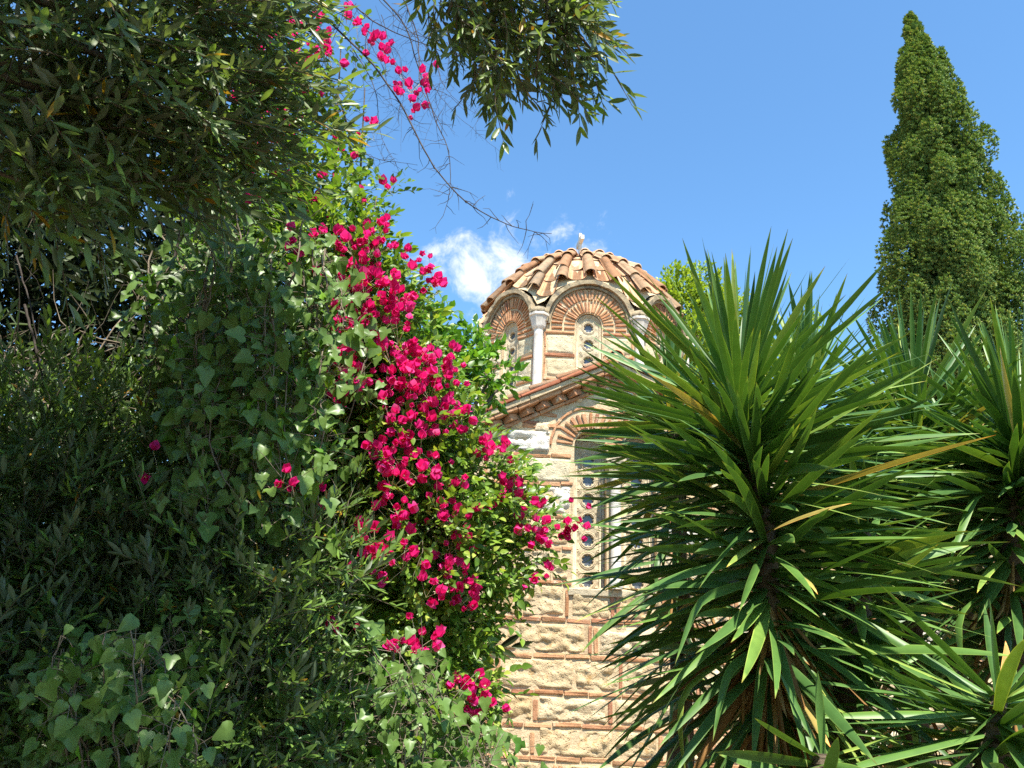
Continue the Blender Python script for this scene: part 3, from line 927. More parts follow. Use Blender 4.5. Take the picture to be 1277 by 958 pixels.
dome, shell = MB(), MB()
NT, NR = 96, 14
V = []
for i in range(NT):
    th = 2 * math.pi * i / NT
    for j in range(NR):
        r = 0.02 + (edge_r(th) - 0.02) * j / (NR - 1)
        V.append((DC[0] + r * math.cos(th), DC[1] + r * math.sin(th), dome_z(r, th) - 0.02))
Q = [(i * NR + j, i * NR + j + 1, ((i + 1) % NT) * NR + j + 1, ((i + 1) % NT) * NR + j) for i in range(NT) for j in range(NR - 1)]
shell.add(V, Q)


def dome_pt(r, th, lift):
    e = 0.03
    p = np.array([DC[0] + r * math.cos(th), DC[1] + r * math.sin(th), dome_z(r, th)])
    pr = np.array([DC[0] + (r + e) * math.cos(th), DC[1] + (r + e) * math.sin(th), dome_z(r + e, th)])
    sl = unit(pr - p); tan = np.array([-math.sin(th), math.cos(th), 0]); nn = unit(np.cross(tan, sl)); nn = nn if nn[2] > 0 else -nn
    return p + nn * lift, nn


for k in range(24):
    th0 = math.radians(-90 + 15 * k)
    for kind in (0, 1):
        th = th0 + (math.radians(7.5) if kind else 0) + rngc.normal(0, 0.006)
        r_end = edge_r(th) - (0.06 if kind == 0 else 0.03)
        r = 0.20; row = 0
        rows = [0.20]
        while rows[-1] < r_end - 0.22: rows.append(rows[-1] + rngc.uniform(0.36, 0.46))
        rows[-1] = r_end
        for ra, rb in zip(rows[:-1], rows[1:]):
            cap = min(1.0, (ra + rb) / 2 / 0.95)
            dth = rngc.normal(0, 0.008)
            if kind == 0:
                p0, n0 = dome_pt(max(0.12, ra - 0.05), th + dth, 0.035); p1, n1 = dome_pt(rb, th + dth, 0.075)
                half_tile(dome, p0, p1, unit(n0 + n1), 0.095 * cap + 0.012, 0.120 * cap + 0.014, 0.018, 9, 0.95)
            else:
                p0, n0 = dome_pt(max(0.12, ra - 0.05), th + dth, 0.055); p1, n1 = dome_pt(rb, th + dth, 0.085)
                w0, w1 = (0.13 * r_ + 0.02 for r_ in (ra, rb))
                half_tile(dome, p0, p1, unit(n0 + n1), min(w0, 0.17), min(w1, 0.19), 0.018, 9, 0.42, True)
# mortar cap at the crown
cap = MB()
a = np.linspace(0, 2 * math.pi, 16, endpoint=False)
rings = [(0.30, ZA + 0.0), (0.26, ZA + 0.07), (0.15, ZA + 0.13), (0.03, ZA + 0.15)]
V = np.concatenate([np.stack([DC[0] + r * np.cos(a), DC[1] + r * np.sin(a), np.full(16, z)], 1) for r, z in rings])
cap.add(V, [(i * 16 + j, i * 16 + (j + 1) % 16, (i + 1) * 16 + (j + 1) % 16, (i + 1) * 16 + j) for i in range(3) for j in range(16)])

wall_o = mor.build('wall', MT['mortar'], church, smooth=False)
stn.build('stone_cladding', MT['stone'], church)
ash.build('ashlar_cladding', MT['ashlar'], church)
ash_drum.build('ashlar_cladding', MT['ashlar'], church)
brk_drum.build('brickwork', MT['brick'], church, smooth=False)
brk.build('brickwork', MT['brick'], church, smooth=False)
eav.build('eave', MT['mortar'], church, smooth=False)
redm.build('eave_tile_edge', MT['red_edge'], church, smooth=False)
roof.build('roof', MT['tile'], church)
hood.build('arch_hood', MT['lichen'], church, smooth=False)
dome_o = shell.build('dome', MT['mortar'], church)
dome.build('roof_tiles', MT['tile'], dome_o)
cap.build('finial_base', MT['mortar'], dome_o)
for pm, gm in dpanels:
    w_ = pm.build('drum_window', MT['carved'], church); gm.build('pane', MT['glass'], w_, smooth=False)


def lathe(mb, c, prof, n=14, square=False):
    a = np.linspace(0, 2 * math.pi, n, endpoint=False) + (math.pi / n)
    V = np.concatenate([np.stack([c[0] + r * np.cos(a), c[1] + r * np.sin(a), np.full(n, z)], 1) for r, z in prof])
    Q = [(i * n + j, i * n + (j + 1) % n, (i + 1) * n + (j + 1) % n, (i + 1) * n + j) for i in range(len(prof) - 1) for j in range(n)]
    e = (len(prof) - 1) * n
    mb.add(V, Q, [(0, j + 1, j) for j in range(1, n - 1)] + [(e, e + j, e + j + 1) for j in range(1, n - 1)])


for cxy in corners:
    c = DC + np.append(np.array(cxy) * 1.012, 0)
    mb = MB(); lathe(mb, c, [(0.088, 5.3), (0.088, 7.58), (0.10, 7.585), (0.10, 7.61)], 28)
    colm = mb.build('column', MT['marble'], church, smooth=False)
    mb = MB(); lathe(mb, c, [(0.115, 7.60), (0.13, 7.63), (0.185, 7.82), (0.205, 7.835), (0.205, 7.885)], 8)
    mb.build('capital', MT['marble'], colm, smooth=False)
    mb = MB(); lathe(mb, c, [(0.20, 7.887), (0.19, 7.95), (0.13, 8.02), (0.03, 8.05)], 9)
    mb.build('springer', MT['lichen'], church)
# window of the gable: two pierced slabs and the marble colonnette between them
for s in (-1, 1):
    cx = 0.325 * s
    pm, gm = MB(), MB()
    pierced_panel(pm, gm, GF, cx - 0.19, cx + 0.19, 2.56, 4.42, 0.12, [2.67, 2.93, 3.19, 3.46, 3.73, 3.99, 4.25], -0.25, 0.05, 0.078)
    for rr, dd in ((0.212, -0.19), (0.18, -0.22)):
        arc_band(pm, GF, cx, 4.40, rr - 0.03, rr - 0.02, rr, rr + 0.01, -0.3, dd, leg=1.84)
    w_ = pm.build('window', MT['carved'], church); gm.build('pane', MT['glass'], w_, smooth=False)
mb = MB(); lathe(mb, (XC, 9.93, 0), [(0.085, 2.55), (0.085, 2.66), (0.068, 2.69), (0.066, 3.95), (0.078, 3.975)], 28)
colm = mb.build('colonnette', MT['marble'], church, smooth=False)
mb = MB(); 
V = []
for hx, hy, z in ((0.075, 0.08, 3.975), (0.12, 0.11, 4.17), (0.13, 0.115, 4.17), (0.13, 0.115, 4.25)):
    V += [(XC - hx, 9.95 - hy, z), (XC + hx, 9.95 - hy, z), (XC + hx, 9.95 + hy, z), (XC - hx, 9.95 + hy, z)]
mb.add(V, [(i * 4 + j, i * 4 + (j + 1) % 4, i * 4 + 4 + (j + 1) % 4, i * 4 + 4 + j) for i in range(3) for j in range(4)] + [(12, 13, 14, 15), (3, 2, 1, 0)])
mb.build('capital', MT['carved'], colm, smooth=False)
mb = MB()
fbox(mb, GF, -0.60, 0.60, 2.46, 2.545, -0.2, 0.04, 0.01); mb.build('sill', MT['carved'], church, smooth=False)
# cross on the dome, seen nearly edge-on
mb = MB()
for cen, hf in (((DC[0] + 0.0, DC[1], ZA + 0.44), (0.034, 0.042, 0.48)), ((DC[0] + 0.0, DC[1], ZA + 0.70), (0.044, 0.25, 0.055))):
    cbox(mb, cen, [[math.cos(0.12), math.sin(0.12), 0], [-math.sin(0.12), math.cos(0.12), 0], [0, 0, 1]], hf, 0.008, rngc, 0.002)
mb.build('cross', MT['marble'], church, smooth=False)


# ------------------------------------------------------------------ trees beyond the church and beside it
def leafy_crown(mb, tw, blobs, n, leaves, nleaf, lsize, scale, rng, up=0.5, spread=1.0, twig_r=0.003, share=0.15, shell=0.2):
    protos = [make_shoot(leaves, nleaf, lsize, rng, spread, pair=False) for _ in range(5)]
    p, d = blob_points(blobs, n, rng, shell)
    dr = unit(d * 0.9 + rng.normal(0, 0.55, d.shape) + np.array([0, 0, up]))
    nr = unit(np.array([0, 0, 1.0]) + 0.5 * d + rng.normal(0, 0.35, d.shape))
    place_shoots(mb, tw, protos, p, dr, nr, scale * rng.uniform(0.7, 1.25, n), rng, twig_r, share)


def limbs(tw, base, fork, tips, r0, rng, amp=0.1):
    tube(tw, wander(base, fork, 8, amp, rng), np.linspace(r0, r0 * 0.72, 8), 9)
    for t in tips: tube(tw, wander(fork, t, 7, amp * 1.2, rng), np.linspace(r0 * 0.55, r0 * 0.1, 7), 6)


rt = np.random.default_rng(21)
# cypress
cyp = thing('cypress_tree', 'tall dark cypress with a pointed crown rising above the yuccas', 'tree', (9.95, 15.5, 0))
tw = MB()
axis = lambda z: np.array([9.95, 15.5, z])
HC = 18.0
tube(tw, [axis(z) for z in np.linspace(-0.2, 17.0, 12)], np.linspace(0.26, 0.03, 12), 9)
tw.build('trunk', MT['bark'], cyp)


def cy_rad(z):
    t = (HC - z) / HC
    return 0.02 + np.interp(t, [0, 0.04, 0.10, 0.20, 0.35, 0.55, 0.75, 0.9, 1.0], [0.0, 0.13, 0.40, 0.78, 1.16, 1.56, 1.85, 1.6, 0.7])


sprig_parts = []
for i in range(7):
    ang = i * 2.4; tilt = 0.25 + 0.85 * (i / 6)
    d = np.array([math.cos(ang) * math.sin(tilt), math.sin(ang) * math.sin(tilt), math.cos(tilt)])
    R_ = frames(d[None], rt.normal(size=(1, 3)))[0]
    sprig_parts.append(xform(blade(0.42, 3, 0.5, 0.05, lambda t: 0.30 + 0.8 * math.sin(math.pi * min(1, t * 0.9 + 0.1))), R_, d * 0.05, rt.uniform(0.6, 1.0)))
SPRIG = merge(sprig_parts)
cl = []; NCL = 600
cc = np.zeros((0, 3))
tries = 0
while len(cl) < NCL and tries < 12000:
    tries += 1
    z = HC - 0.15 - (HC - 1.2) * rt.random() ** 0.62
    ph = rt.uniform(0, 2 * math.pi); R0 = cy_rad(z)
    rr = R0 * rt.uniform(0.55, 0.98) + (0.03 + 0.30 * min(1, R0)) * vnoise(np.array([[math.cos(ph) * 1.9, math.sin(ph) * 1.9, z * 0.95]]), 4)[0]
    if rt.random() < 0.05: rr = rr * 1.12 + 0.10 * min(1, R0)
    c = axis(z) + np.array([math.cos(ph) * rr, math.sin(ph) * rr, 0])
    if len(cc) and np.min(np.linalg.norm((cc - c) * np.array([1, 1, 0.6]), axis=1)) < 0.07 + 0.31 * min(1, R0): continue
    cc = np.vstack([cc, c])
    cl.append((c, 0.08 + (0.22 + 0.18 * rt.random()) * min(1, R0), np.array([math.cos(ph), math.sin(ph), 0.0])))
P = []; D = []
for c, r, dd in cl:
    m_ = int(30 + 420 * r)
    d = unit(rt.normal(size=(m_, 3)) + dd * 0.5 + np.array([0, 0, 0.35]))
    P.append(c + d * r * rt.uniform(0.6, 1.05, (m_, 1)) * np.array([0.75, 0.75, 1.7])); D.append(unit(d * 0.7 + np.array([0, 0, 0.9]) + dd * 0.3))
P = np.concatenate(P); D = np.concatenate(D)
mb = MB(); scatter(mb, (SPRIG[0][:, [0, 2, 1]] * np.array([1, 1, 1]), SPRIG[1], SPRIG[2]) if False else SPRIG, np.stack([unit(np.cross(D, np.array([0.3, 0.9, 0.1]))), np.cross(D, unit(np.cross(D, np.array([0.3, 0.9, 0.1])))), D], -1), P, rt.uniform(0.05, 0.095, len(P)))
pin = []; 
for i in range(9000):                    # inner sprays that close the crown
    z = HC - 0.6 - (HC - 1.5) * rt.random() ** 0.7; ph = rt.uniform(0, 6.283); rr = cy_rad(z) * rt.uniform(0.25, 0.58)
    pin.append(axis(z) + np.array([math.cos(ph) * rr, math.sin(ph) * rr, 0]))
pin = np.array(pin); D = unit(rt.normal(size=pin.shape) + np.array([0, 0, 0.6])); S_ = unit(np.cross(D, np.array([0.3, 0.9, 0.1])))
scatter(mb, SPRIG, np.stack([S_, np.cross(D, S_), D], -1), pin, rt.uniform(0.16, 0.30, len(pin)))
mb.build('crown', MT['cypress'], cyp)

# yellow-green tree behind the dome
yt = thing('deciduous_tree', 'yellow green leafy tree showing behind the right side of the dome', 'tree', (5.6, 19.5, 0))
tw, mb = MB(), MB()
bl = []
for px, py, Y, r in ((845, 360, 19, .42), (860, 385, 19, .5), (885, 370, 19.3, .45), (838, 352, 19, .2), (872, 345, 19.2, .22), (828, 372, 18.8, .25), (905, 400, 19.5, .7), (870, 430, 19, .7),
                     (930, 430, 19.5, .6), (1010, 410, 19.5, .3), (900, 470, 19, 0.8), (960, 490, 19, 0.9), (850, 500, 19, .8), (930, 560, 19, 1.2)):
    bl.append((at(px, py, Y), r))
leafy_crown(mb, tw, bl, 3300, [OVATE], 10, 0.30, 0.34, rt, up=0.6, shell=0.1, twig_r=0.006)
limbs(tw, (5.6, 19.5, -0.1), (5.7, 19.4, 5.5), [b_[0] for b_ in bl], 0.2, rt, 0.25)
tw.build('trunk', MT['bark'], yt); mb.build('crown', MT['locust'], yt)

# citrus tree in front of the church's left side
ct = thing('citrus_tree', 'glossy bright green orange tree between the bougainvillea and the drum', 'tree', (-0.95, 6.6, 0))
tw, mb = MB(), MB()
bl = []
for px, py, Y, r in ((545, 410, 6.5, .16), (530, 430, 6.5, .25), (565, 425, 6.5, .15), (590, 432, 6.5, .14), (575, 460, 6.5, .25), (610, 470, 6.5, .17), (625, 480, 6.4, .09), (604, 440, 6.5, .10), (540, 480, 6.5, .35),
                     (588, 480, 6.5, .12), (500, 440, 6.6, .4), (480, 520, 6.6, .5), (440, 450, 6.8, .5), (520, 540, 6.6, .4), (550, 490, 6.5, .22), (618, 462, 6.4, .08)):
    bl.append((at(px, py, Y), r))
leafy_crown(mb, tw, bl, 1000, [OVATE, OVATE2], 9, 0.42, 0.18, rt, up=0.5, shell=0.1, twig_r=0.003, share=0.3)
limbs(tw, (-0.95, 6.6, -0.1), (-0.9, 6.6, 2.6), [b_[0] for b_ in bl], 0.09, rt, 0.12)
tw.build('trunk', MT['bark'], ct); mb.build('crown', MT['citrus'], ct)


# ------------------------------------------------------------------ yuccas
def yucca_leaves(mb, base, az, el, L, w, droop, rng, rows=13, fold=0.32, kink=None):
    N = len(az); t = np.linspace(0, 1, rows)
    prof = np.interp(t, [0, 0.05, 0.2, 0.45, 0.7, 0.88, 1.0], [0.85, 0.62, 0.80, 1.0, 0.84, 0.46, 0.02])
    e = el[:, None] - droop[:, None] * t[None] ** 1.7
    if kink is not None: e = e - kink[0][:, None] * (1 / (1 + np.exp(-(t[None] - kink[1][:, None]) * 22)))
    azc = az[:, None] + rng.normal(0, 0.10, N)[:, None] * t[None] ** 2
    d = np.stack([np.cos(azc) * np.cos(e), np.sin(azc) * np.cos(e), np.sin(e)], -1)
    pts = base[:, None, :] + np.cumsum(d, 1) * (L / (rows - 1))[:, None, None] - d[:, :1] * (L / (rows - 1))[:, None, None]
    side = np.stack([-np.sin(azc), np.cos(azc), np.zeros_like(azc)], -1)
    tw_ = rng.normal(0, 0.45, N)[:, None] + rng.normal(0, 0.35, N)[:, None] * t[None]
    nrm = np.cross(d, side) * -1
    side2 = side * np.cos(tw_)[..., None] + nrm * np.sin(tw_)[..., None]; nrm2 = nrm * np.cos(tw_)[..., None] - side * np.sin(tw_)[..., None]
    hw = w[:, None] / 2 * prof[None]
    f = fold * (1 - 0.5 * t)[None] * hw
    cols = ((-1, 1.0), (-0.80, 0.70), (-0.4, 0.22), (0, 0.0), (0.4, 0.22), (0.80, 0.70), (1, 1.0))
    V = np.stack([pts + side2 * (hw * a)[..., None] + nrm2 * (f * b)[..., None] for a, b in cols], 2)      # N, rows, 7, 3
    q = []
    for i in range(rows - 1):
        for c in range(6): q.append((i * 7 + c, i * 7 + c + 1, i * 7 + 8 + c, i * 7 + 7 + c))
    q = (np.array(q)[None] + (np.arange(N) * rows * 7)[:, None, None]).reshape(-1, 4)
    e = np.array([1.0, 0.12, 0, 0.06, 0, 0.12, 1.0]) * 0.5
    mb.add(V.reshape(-1, 3), q, None, np.clip(np.maximum(np.broadcast_to(e, (N, rows, 7)), np.broadcast_to(np.clip((t - 0.93) / 0.05, 0, 1)[None, :, None], (N, rows, 7))), 0, 1).reshape(-1))


def yucca(label, foot, stem_pts, n, Lr, wr, seed, dead=0.0, low=-0.65, top=1.0):
    """stem_pts: path of the leafy stem from its lowest leaf to its tip"""
    rng = np.random.default_rng(seed)
    root = thing('yucca', label, 'yucca plant', foot, 'yuccas in front of the church')
    sp = spline(stem_pts, 30)
    full = np.vstack([wander(foot, stem_pts[0], 8, 0.05, rng)[:-1], sp])
    tm = MB(); rr = np.linspace(0.07, 0.022, len(full)) * (1 + 0.12 * rng.normal(size=len(full)))
    tube(tm, full, rr, 10)
    tm.build('trunk', MT['bark'], root)
    s = np.linspace(0.02, 1, n) ** 0.66
    base = np.stack([np.interp(s, np.linspace(0, 1, 30), sp[:, k]) for k in range(3)], 1)
    az = np.arange(n) * 2.39996 + rng.normal(0, 0.18, n)
    # leaves low on the stem lie flat or hang, young ones at the tip stand upright
    el = np.interp(s, [0, 0.25, 0.55, 0.80, 0.915, 0.96, 1.0], [low, low * 0.55, -0.04, 0.14, 0.32 * top, 1.08 * top, 1.48 * top]) + rng.normal(0, 0.24, n) * np.interp(s, [0, 0.85, 1], [1.2, 1, 0.4])
    L = rng.uniform(*Lr, n) * np.interp(s, [0, 0.2, 0.7, 0.95, 1.0], [0.85, 1, 1, 0.95, 0.75])
    w = rng.uniform(*wr, n) * np.interp(s, [0, 0.8, 1.0], [1, 1, 0.75])
    droop = np.interp(s, [0, 0.5, 1], [0.22, 0.16, 0.02]) * rng.uniform(0.2, 1.8, n)
    kk = np.where((rng.random(n) < 0.05) & (s < 0.6), rng.uniform(0.4, 1.2, n), 0.0)
    mb = MB(); yucca_leaves(mb, base, az, el, L, w, droop, rng, kink=(kk, rng.uniform(0.4, 0.8, n)))
    mb.build('leaves', MT['yucca'], root, attr='t')
    if dead:
        m_ = int(dead); mb = MB()
        i = rng.random(m_) ** 1.5
        d0 = np.stack([np.interp(i, np.linspace(0, 1, len(full)), full[:, k]) for k in range(3)], 1)
        u = np.where(rng.random(m_) < 0.7, rng.random(m_) * 0.42, 0.0)
        lo = np.stack([np.interp(u, np.linspace(0, 1, 30), sp[:, k]) for k in range(3)], 1)
        lo = lo + np.where(u[:, None] == 0, (np.asarray(foot) - stem_pts[0]) * rng.random((m_, 1)) * 0.5, 0)
        yucca_leaves(mb, lo, rng.uniform(0, 6.283, m_), rng.uniform(-1.4, -0.65, m_), rng.uniform(0.28, 0.62, m_), rng.uniform(0.012, 0.04, m_), rng.normal(0.1, 0.5, m_), rng, 9, 0.9)
        mb.build('dead_leaves', MT['dead'], root, attr='t')
    return root


def A(*p): return np.array([at(*q) for q in p])


def foot_of(px, Y): 
    p = at(px, 900, Y); return np.array([p[0], Y, 0.0])


st = A((966, 940, 3.0), (960, 840, 3.0), (957, 740, 3.0), (953, 640, 3.02), (930, 560, 3.05), (921, 482, 3.08))
yucca('biggest yucca, its long leafy stem and brown dead leaves nearest the church window', (st[0][0] + 0.02, 3.0, 0), st, 600, (0.60, 0.86), (0.028, 0.046), 1, dead=260)
st = A((850, 960, 4.3), (848, 740, 4.3), (845, 560, 4.3), (838, 495, 4.3))
yucca('small yucca head peeking out behind the biggest yucca, against the drum', (st[0][0], 4.3, 0), st, 280, (0.50, 0.70), (0.034, 0.048), 2, dead=40)
st = A((1140, 900, 3.9), (1135, 760, 3.9), (1130, 640, 3.9), (1135, 570, 3.9), (1142, 505, 3.9))
yucca('yucca with upright leaves in front of the cypress', (st[0][0], 3.9, 0), st, 390, (0.60, 0.84), (0.030, 0.045), 3, dead=50)
st = A((1262, 880, 3.4), (1262, 690, 3.4), (1268, 600, 3.4), (1272, 545, 3.4))
yucca('yucca with wide spreading leaves at the right edge of the photo', (st[0][0], 3.4, 0), st, 500, (0.62, 0.86), (0.030, 0.045), 4, dead=80)
st = A((1062, 860, 3.0), (1070, 780, 3.0), (1074, 720, 3.0), (1078, 665, 3.0))
yucca('short pale green young yucca between the two tallest stems', (st[0][0], 3.5, 0), st, 90, (0.30, 0.46), (0.036, 0.048), 5)
st = A((1235, 1005, 2.5), (1240, 930, 2.5), (1246, 870, 2.52))
yucca('low yucca at the bottom right corner, its leaves spreading sideways', (st[0][0], 2.5, 0), st, 120, (0.50, 0.68), (0.030, 0.042), 6, low=-0.5, dead=30, top=0.5)
st = A((1030, 1000, 2.45), (1028, 965, 2.45), (1026, 940, 2.45))
yucca('little fresh green yucca offshoot beside the brown trunk at the bottom', (st[0][0], 2.75, 0), st, 16, (0.24, 0.36), (0.032, 0.042), 7, low=0.5)
st = A((1030, 900, 4.4), (1010, 780, 4.4), (1015, 640, 4.4), (1010, 540, 4.4), (1006, 470, 4.4))
yucca('yucca partly hidden behind the biggest one, upright leaf tips beside its crown', (st[0][0], 4.4, 0), st, 380, (0.55, 0.78), (0.038, 0.052), 8)
st = A((1200, 960, 4.8), (1210, 760, 4.8), (1205, 640, 4.8), (1200, 560, 4.8))
yucca('shaded yucca deep between the upright one and the right edge one', (st[0][0], 4.8, 0), st, 300, (0.6, 0.84), (0.034, 0.050), 9)

# ------------------------------------------------------------------ the green mass on the left
rl = np.random.default_rng(33)
SHO = [make_shoot([LANCE, LANCE2], 14, 0.30, rl, 0.95) for _ in range(7)]


def pblobs(lst): return [(at(px, py, Y), np.array([r * e, r, r])) for px, py, Y, r, e in lst]


# dense dark hedge at the back
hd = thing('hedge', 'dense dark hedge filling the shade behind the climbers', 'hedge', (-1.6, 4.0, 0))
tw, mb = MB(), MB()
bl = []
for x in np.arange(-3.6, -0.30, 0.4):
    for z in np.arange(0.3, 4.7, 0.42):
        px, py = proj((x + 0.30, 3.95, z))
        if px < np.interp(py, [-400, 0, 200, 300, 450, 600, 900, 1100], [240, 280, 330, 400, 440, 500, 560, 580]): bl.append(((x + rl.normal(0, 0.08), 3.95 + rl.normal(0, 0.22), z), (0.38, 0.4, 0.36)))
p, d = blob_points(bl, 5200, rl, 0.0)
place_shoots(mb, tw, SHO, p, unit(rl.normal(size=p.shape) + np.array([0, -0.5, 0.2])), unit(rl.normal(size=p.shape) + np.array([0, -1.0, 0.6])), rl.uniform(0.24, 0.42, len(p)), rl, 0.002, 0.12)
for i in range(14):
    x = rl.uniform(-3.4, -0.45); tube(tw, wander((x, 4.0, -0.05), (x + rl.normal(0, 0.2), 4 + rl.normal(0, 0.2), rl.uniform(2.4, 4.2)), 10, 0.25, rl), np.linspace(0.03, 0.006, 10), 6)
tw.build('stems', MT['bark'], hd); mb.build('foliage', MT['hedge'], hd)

# narrow-leaved shrub, lower left
sh = thing('shrub', 'narrow leaved dark green shrub filling the lower left', 'shrub', (-0.95, 2.3, 0))
tw, mb = MB(), MB()
bl = pblobs([(40, 560, 2.3, .28, 1), (120, 540, 2.4, .24, 1), (60, 660, 2.2, .30, 1), (170, 650, 2.3, .30, 1), (270, 690, 2.25, .28, 1), (350, 720, 2.2, .24, 1), (300, 800, 2.2, .30, 1), (200, 760, 2.3, .28, 1),
             (60, 780, 2.2, .30, 1), (20, 880, 2.1, .30, 1), (120, 900, 2.3, .30, 1), (280, 900, 2.1, .26, 1), (320, 870, 2.2, .18, 1), (410, 620, 2.5, .18, 1), (-60, 600, 2.2, .4, 1), (-80, 800, 2.2, .45, 1), (-200, 700, 2.2, .5, 1),
             (160, 1010, 2.2, .35, 1), (300, 1010, 2.2, .25, 1), (250, 580, 2.6, .25, 1), (400, 540, 2.7, .2, 1)])
p, d = blob_points(bl, 3900, rl, 0.0)
dr = unit(d * 0.6 + rl.normal(0, 0.45, d.shape) + np.array([0.15, -0.45, 0.55]))
place_shoots(mb, tw, SHO, p, dr, unit(np.array([0.0, -0.35, 1.0]) + rl.normal(0, 0.35, d.shape)), rl.uniform(0.10, 0.185, len(p)), rl, 0.0014, 0.7)
for b_ in bl[:20]:
    tube(tw, wander((-0.95 + rl.normal(0, 0.25), 2.35 + rl.normal(0, 0.15), -0.05), b_[0], 10, 0.12, rl), np.linspace(0.014, 0.003, 10), 5)
for i in range(70):                      # dry brown twigs in the dark hollow
    a_ = at(rl.uniform(-40, 230), rl.uniform(430, 620), rl.uniform(2.5, 3.2)); tube(tw, wander(a_, a_ + rl.normal(0, 0.22, 3) + np.array([0, 0, 0.32]), 8, 0.10, rl), np.linspace(0.0038, 0.0008, 8), 4)
tw.build('stems', MT['twig'], sh); mb.build('foliage', MT['shrub'], sh)

# olive tree overhead: trunk out of frame to the left, boughs reaching over the camera
ol = thing('olive_tree', 'olive tree whose grey green boughs fill the top left and hang over the top centre', 'tree', (-2.35, 0.55, 0))
tw, mb = MB(), MB()
fork = np.array([-2.2, 0.6, 2.7])
tube(tw, wander((-2.35, 0.55, -0.1), fork, 9, 0.15, rl), np.linspace(0.19, 0.13, 9), 11)
bl = pblobs([(40, 40, 1.75, .22, 1), (120, 60, 1.7, .20, 1), (200, 40, 1.75, .18, 1), (270, 60, 1.8, .17, 1), (320, 40, 1.9, .12, 1), (300, 130, 1.85, .13, 1), (230, 140, 1.8, .16, 1), (140, 150, 1.75, .2, 1), (50, 160, 1.7, .2, 1),
             (40, 230, 1.75, .12, 1), (120, 230, 1.8, .11, 1), (210, 230, 1.9, .11, 1), (290, 200, 2.0, .10, 1), (-60, 100, 1.7, .3, 1), (80, -60, 1.7, .3, 1), (250, -60, 1.75, .25, 1)])
bl = [(c * np.array([0.86, 0.86, 1]) + np.array([0, 0, -0.14 * (c[2] - EYE)]), r * 0.86) for c, r in bl]
n_hang = len(bl)
p, d = blob_points(bl, 640, rl, 0.1)
dr = unit(d * 0.35 + rl.normal(0, 0.4, d.shape) + np.array([0.75, -0.15, -0.30]))
place_shoots(mb, tw, SHO, p, dr, unit(np.array([0.0, -0.5, 1.0]) + rl.normal(0, 0.4, d.shape)), rl.uniform(0.14, 0.24, len(p)), rl, 0.0022, 1.0)
for b_ in bl: tube(tw, wander(fork + rl.normal(0, 0.1, 3), b_[0], 9, 0.12, rl), np.linspace(0.03, 0.004, 9), 6)
# main crown, unseen above the frame, its clumps placed to shade the left side
blc = [((-1.9, -0.1, 4.7), (1.3, 1.25, 0.8)), ((-1.25, 0.2, 4.8), (0.75, 0.95, 0.7)), ((-2.6, 0.9, 4.5), (1.0, 1.0, 0.8)), ((-2.2, -0.9, 4.6), (1.1, 0.8, 0.7)), ((-1.3, -0.8, 4.7), (0.8, 0.7, 0.6)), ((-2.9, 0.2, 3.8), (0.7, 0.9, 0.7)), ((-0.80, -0.2, 4.75), (0.38, 0.40, 0.45)), ((-2.6, -1.9, 4.0), (1.3, 1.0, 1.0)), ((-1.2, -2.0, 4.5), (1.1, 0.9, 0.6)), ((-3.6, -0.8, 3.2), (0.8, 1.3, 1.0)), ((-3.6, 1.6, 3.9), (0.9, 1.0, 0.9))]  # rear clumps added out of view to dim sky light on the left
p1, d1 = blob_points(blc[:7], 640, rl, 0.0); p2, d2 = blob_points(blc[7:], 2600, rl, 0.0); p3, d3 = blob_points([((-0.52, -0.17, 4.75), (0.44, 0.34, 0.28))], 190, rl, 0.0); p = np.concatenate([p1, p2, p3]); d = np.concatenate([d1, d2, d3])  # p3: extra clump added to shade the low ivy patch
place_shoots(mb, None, SHO, p, unit(d * 0.5 + rl.normal(0, 0.6, d.shape) + np.array([0, 0, -0.1])), unit(np.array([0, 0, 1.0]) + rl.normal(0, 0.5, d.shape)), rl.uniform(0.26, 0.42, len(p)), rl)
sky_blockers = [((-2.8, -4.2, 3.2), (2.0, 1.5, 1.6)), ((-0.3, -5.2, 3.9), (2.0, 1.4, 1.6)), ((2.2, -5.4, 3.9), (1.8, 1.4, 1.5)), ((-5.0, -2.2, 3.0), (1.5, 2.0, 1.7)), ((-4.2, -4.0, 4.2), (2.0, 1.6, 1.5))]  # unseen crown clumps added behind the camera to block sky light
p, d = blob_points(sky_blockers, 2300, rl, 0.0)
place_shoots(mb, None, SHO, p, unit(d * 0.5 + rl.normal(0, 0.6, d.shape)), unit(np.array([0, 0, 1.0]) + rl.normal(0, 0.5, d.shape)), rl.uniform(0.5, 0.8, len(p)), rl)
for c, r in sky_blockers: tube(tw, wander(fork, c, 12, 0.3, rl), np.linspace(0.09, 0.02, 12), 7)
for c, r in blc:
    tube(tw, wander(fork, c, 9, 0.2, rl), np.linspace(0.08, 0.02, 9), 7)
    for k in range(5): tube(tw, wander(c, np.asarray(c) + rl.normal(0, 0.55, 3) * np.asarray(r), 6, 0.1, rl), np.linspace(0.02, 0.004, 6), 5)
SHB = [make_shoot([LANCE, LANCE2], 10, 0.42, rl, 0.95) for _ in range(5)]
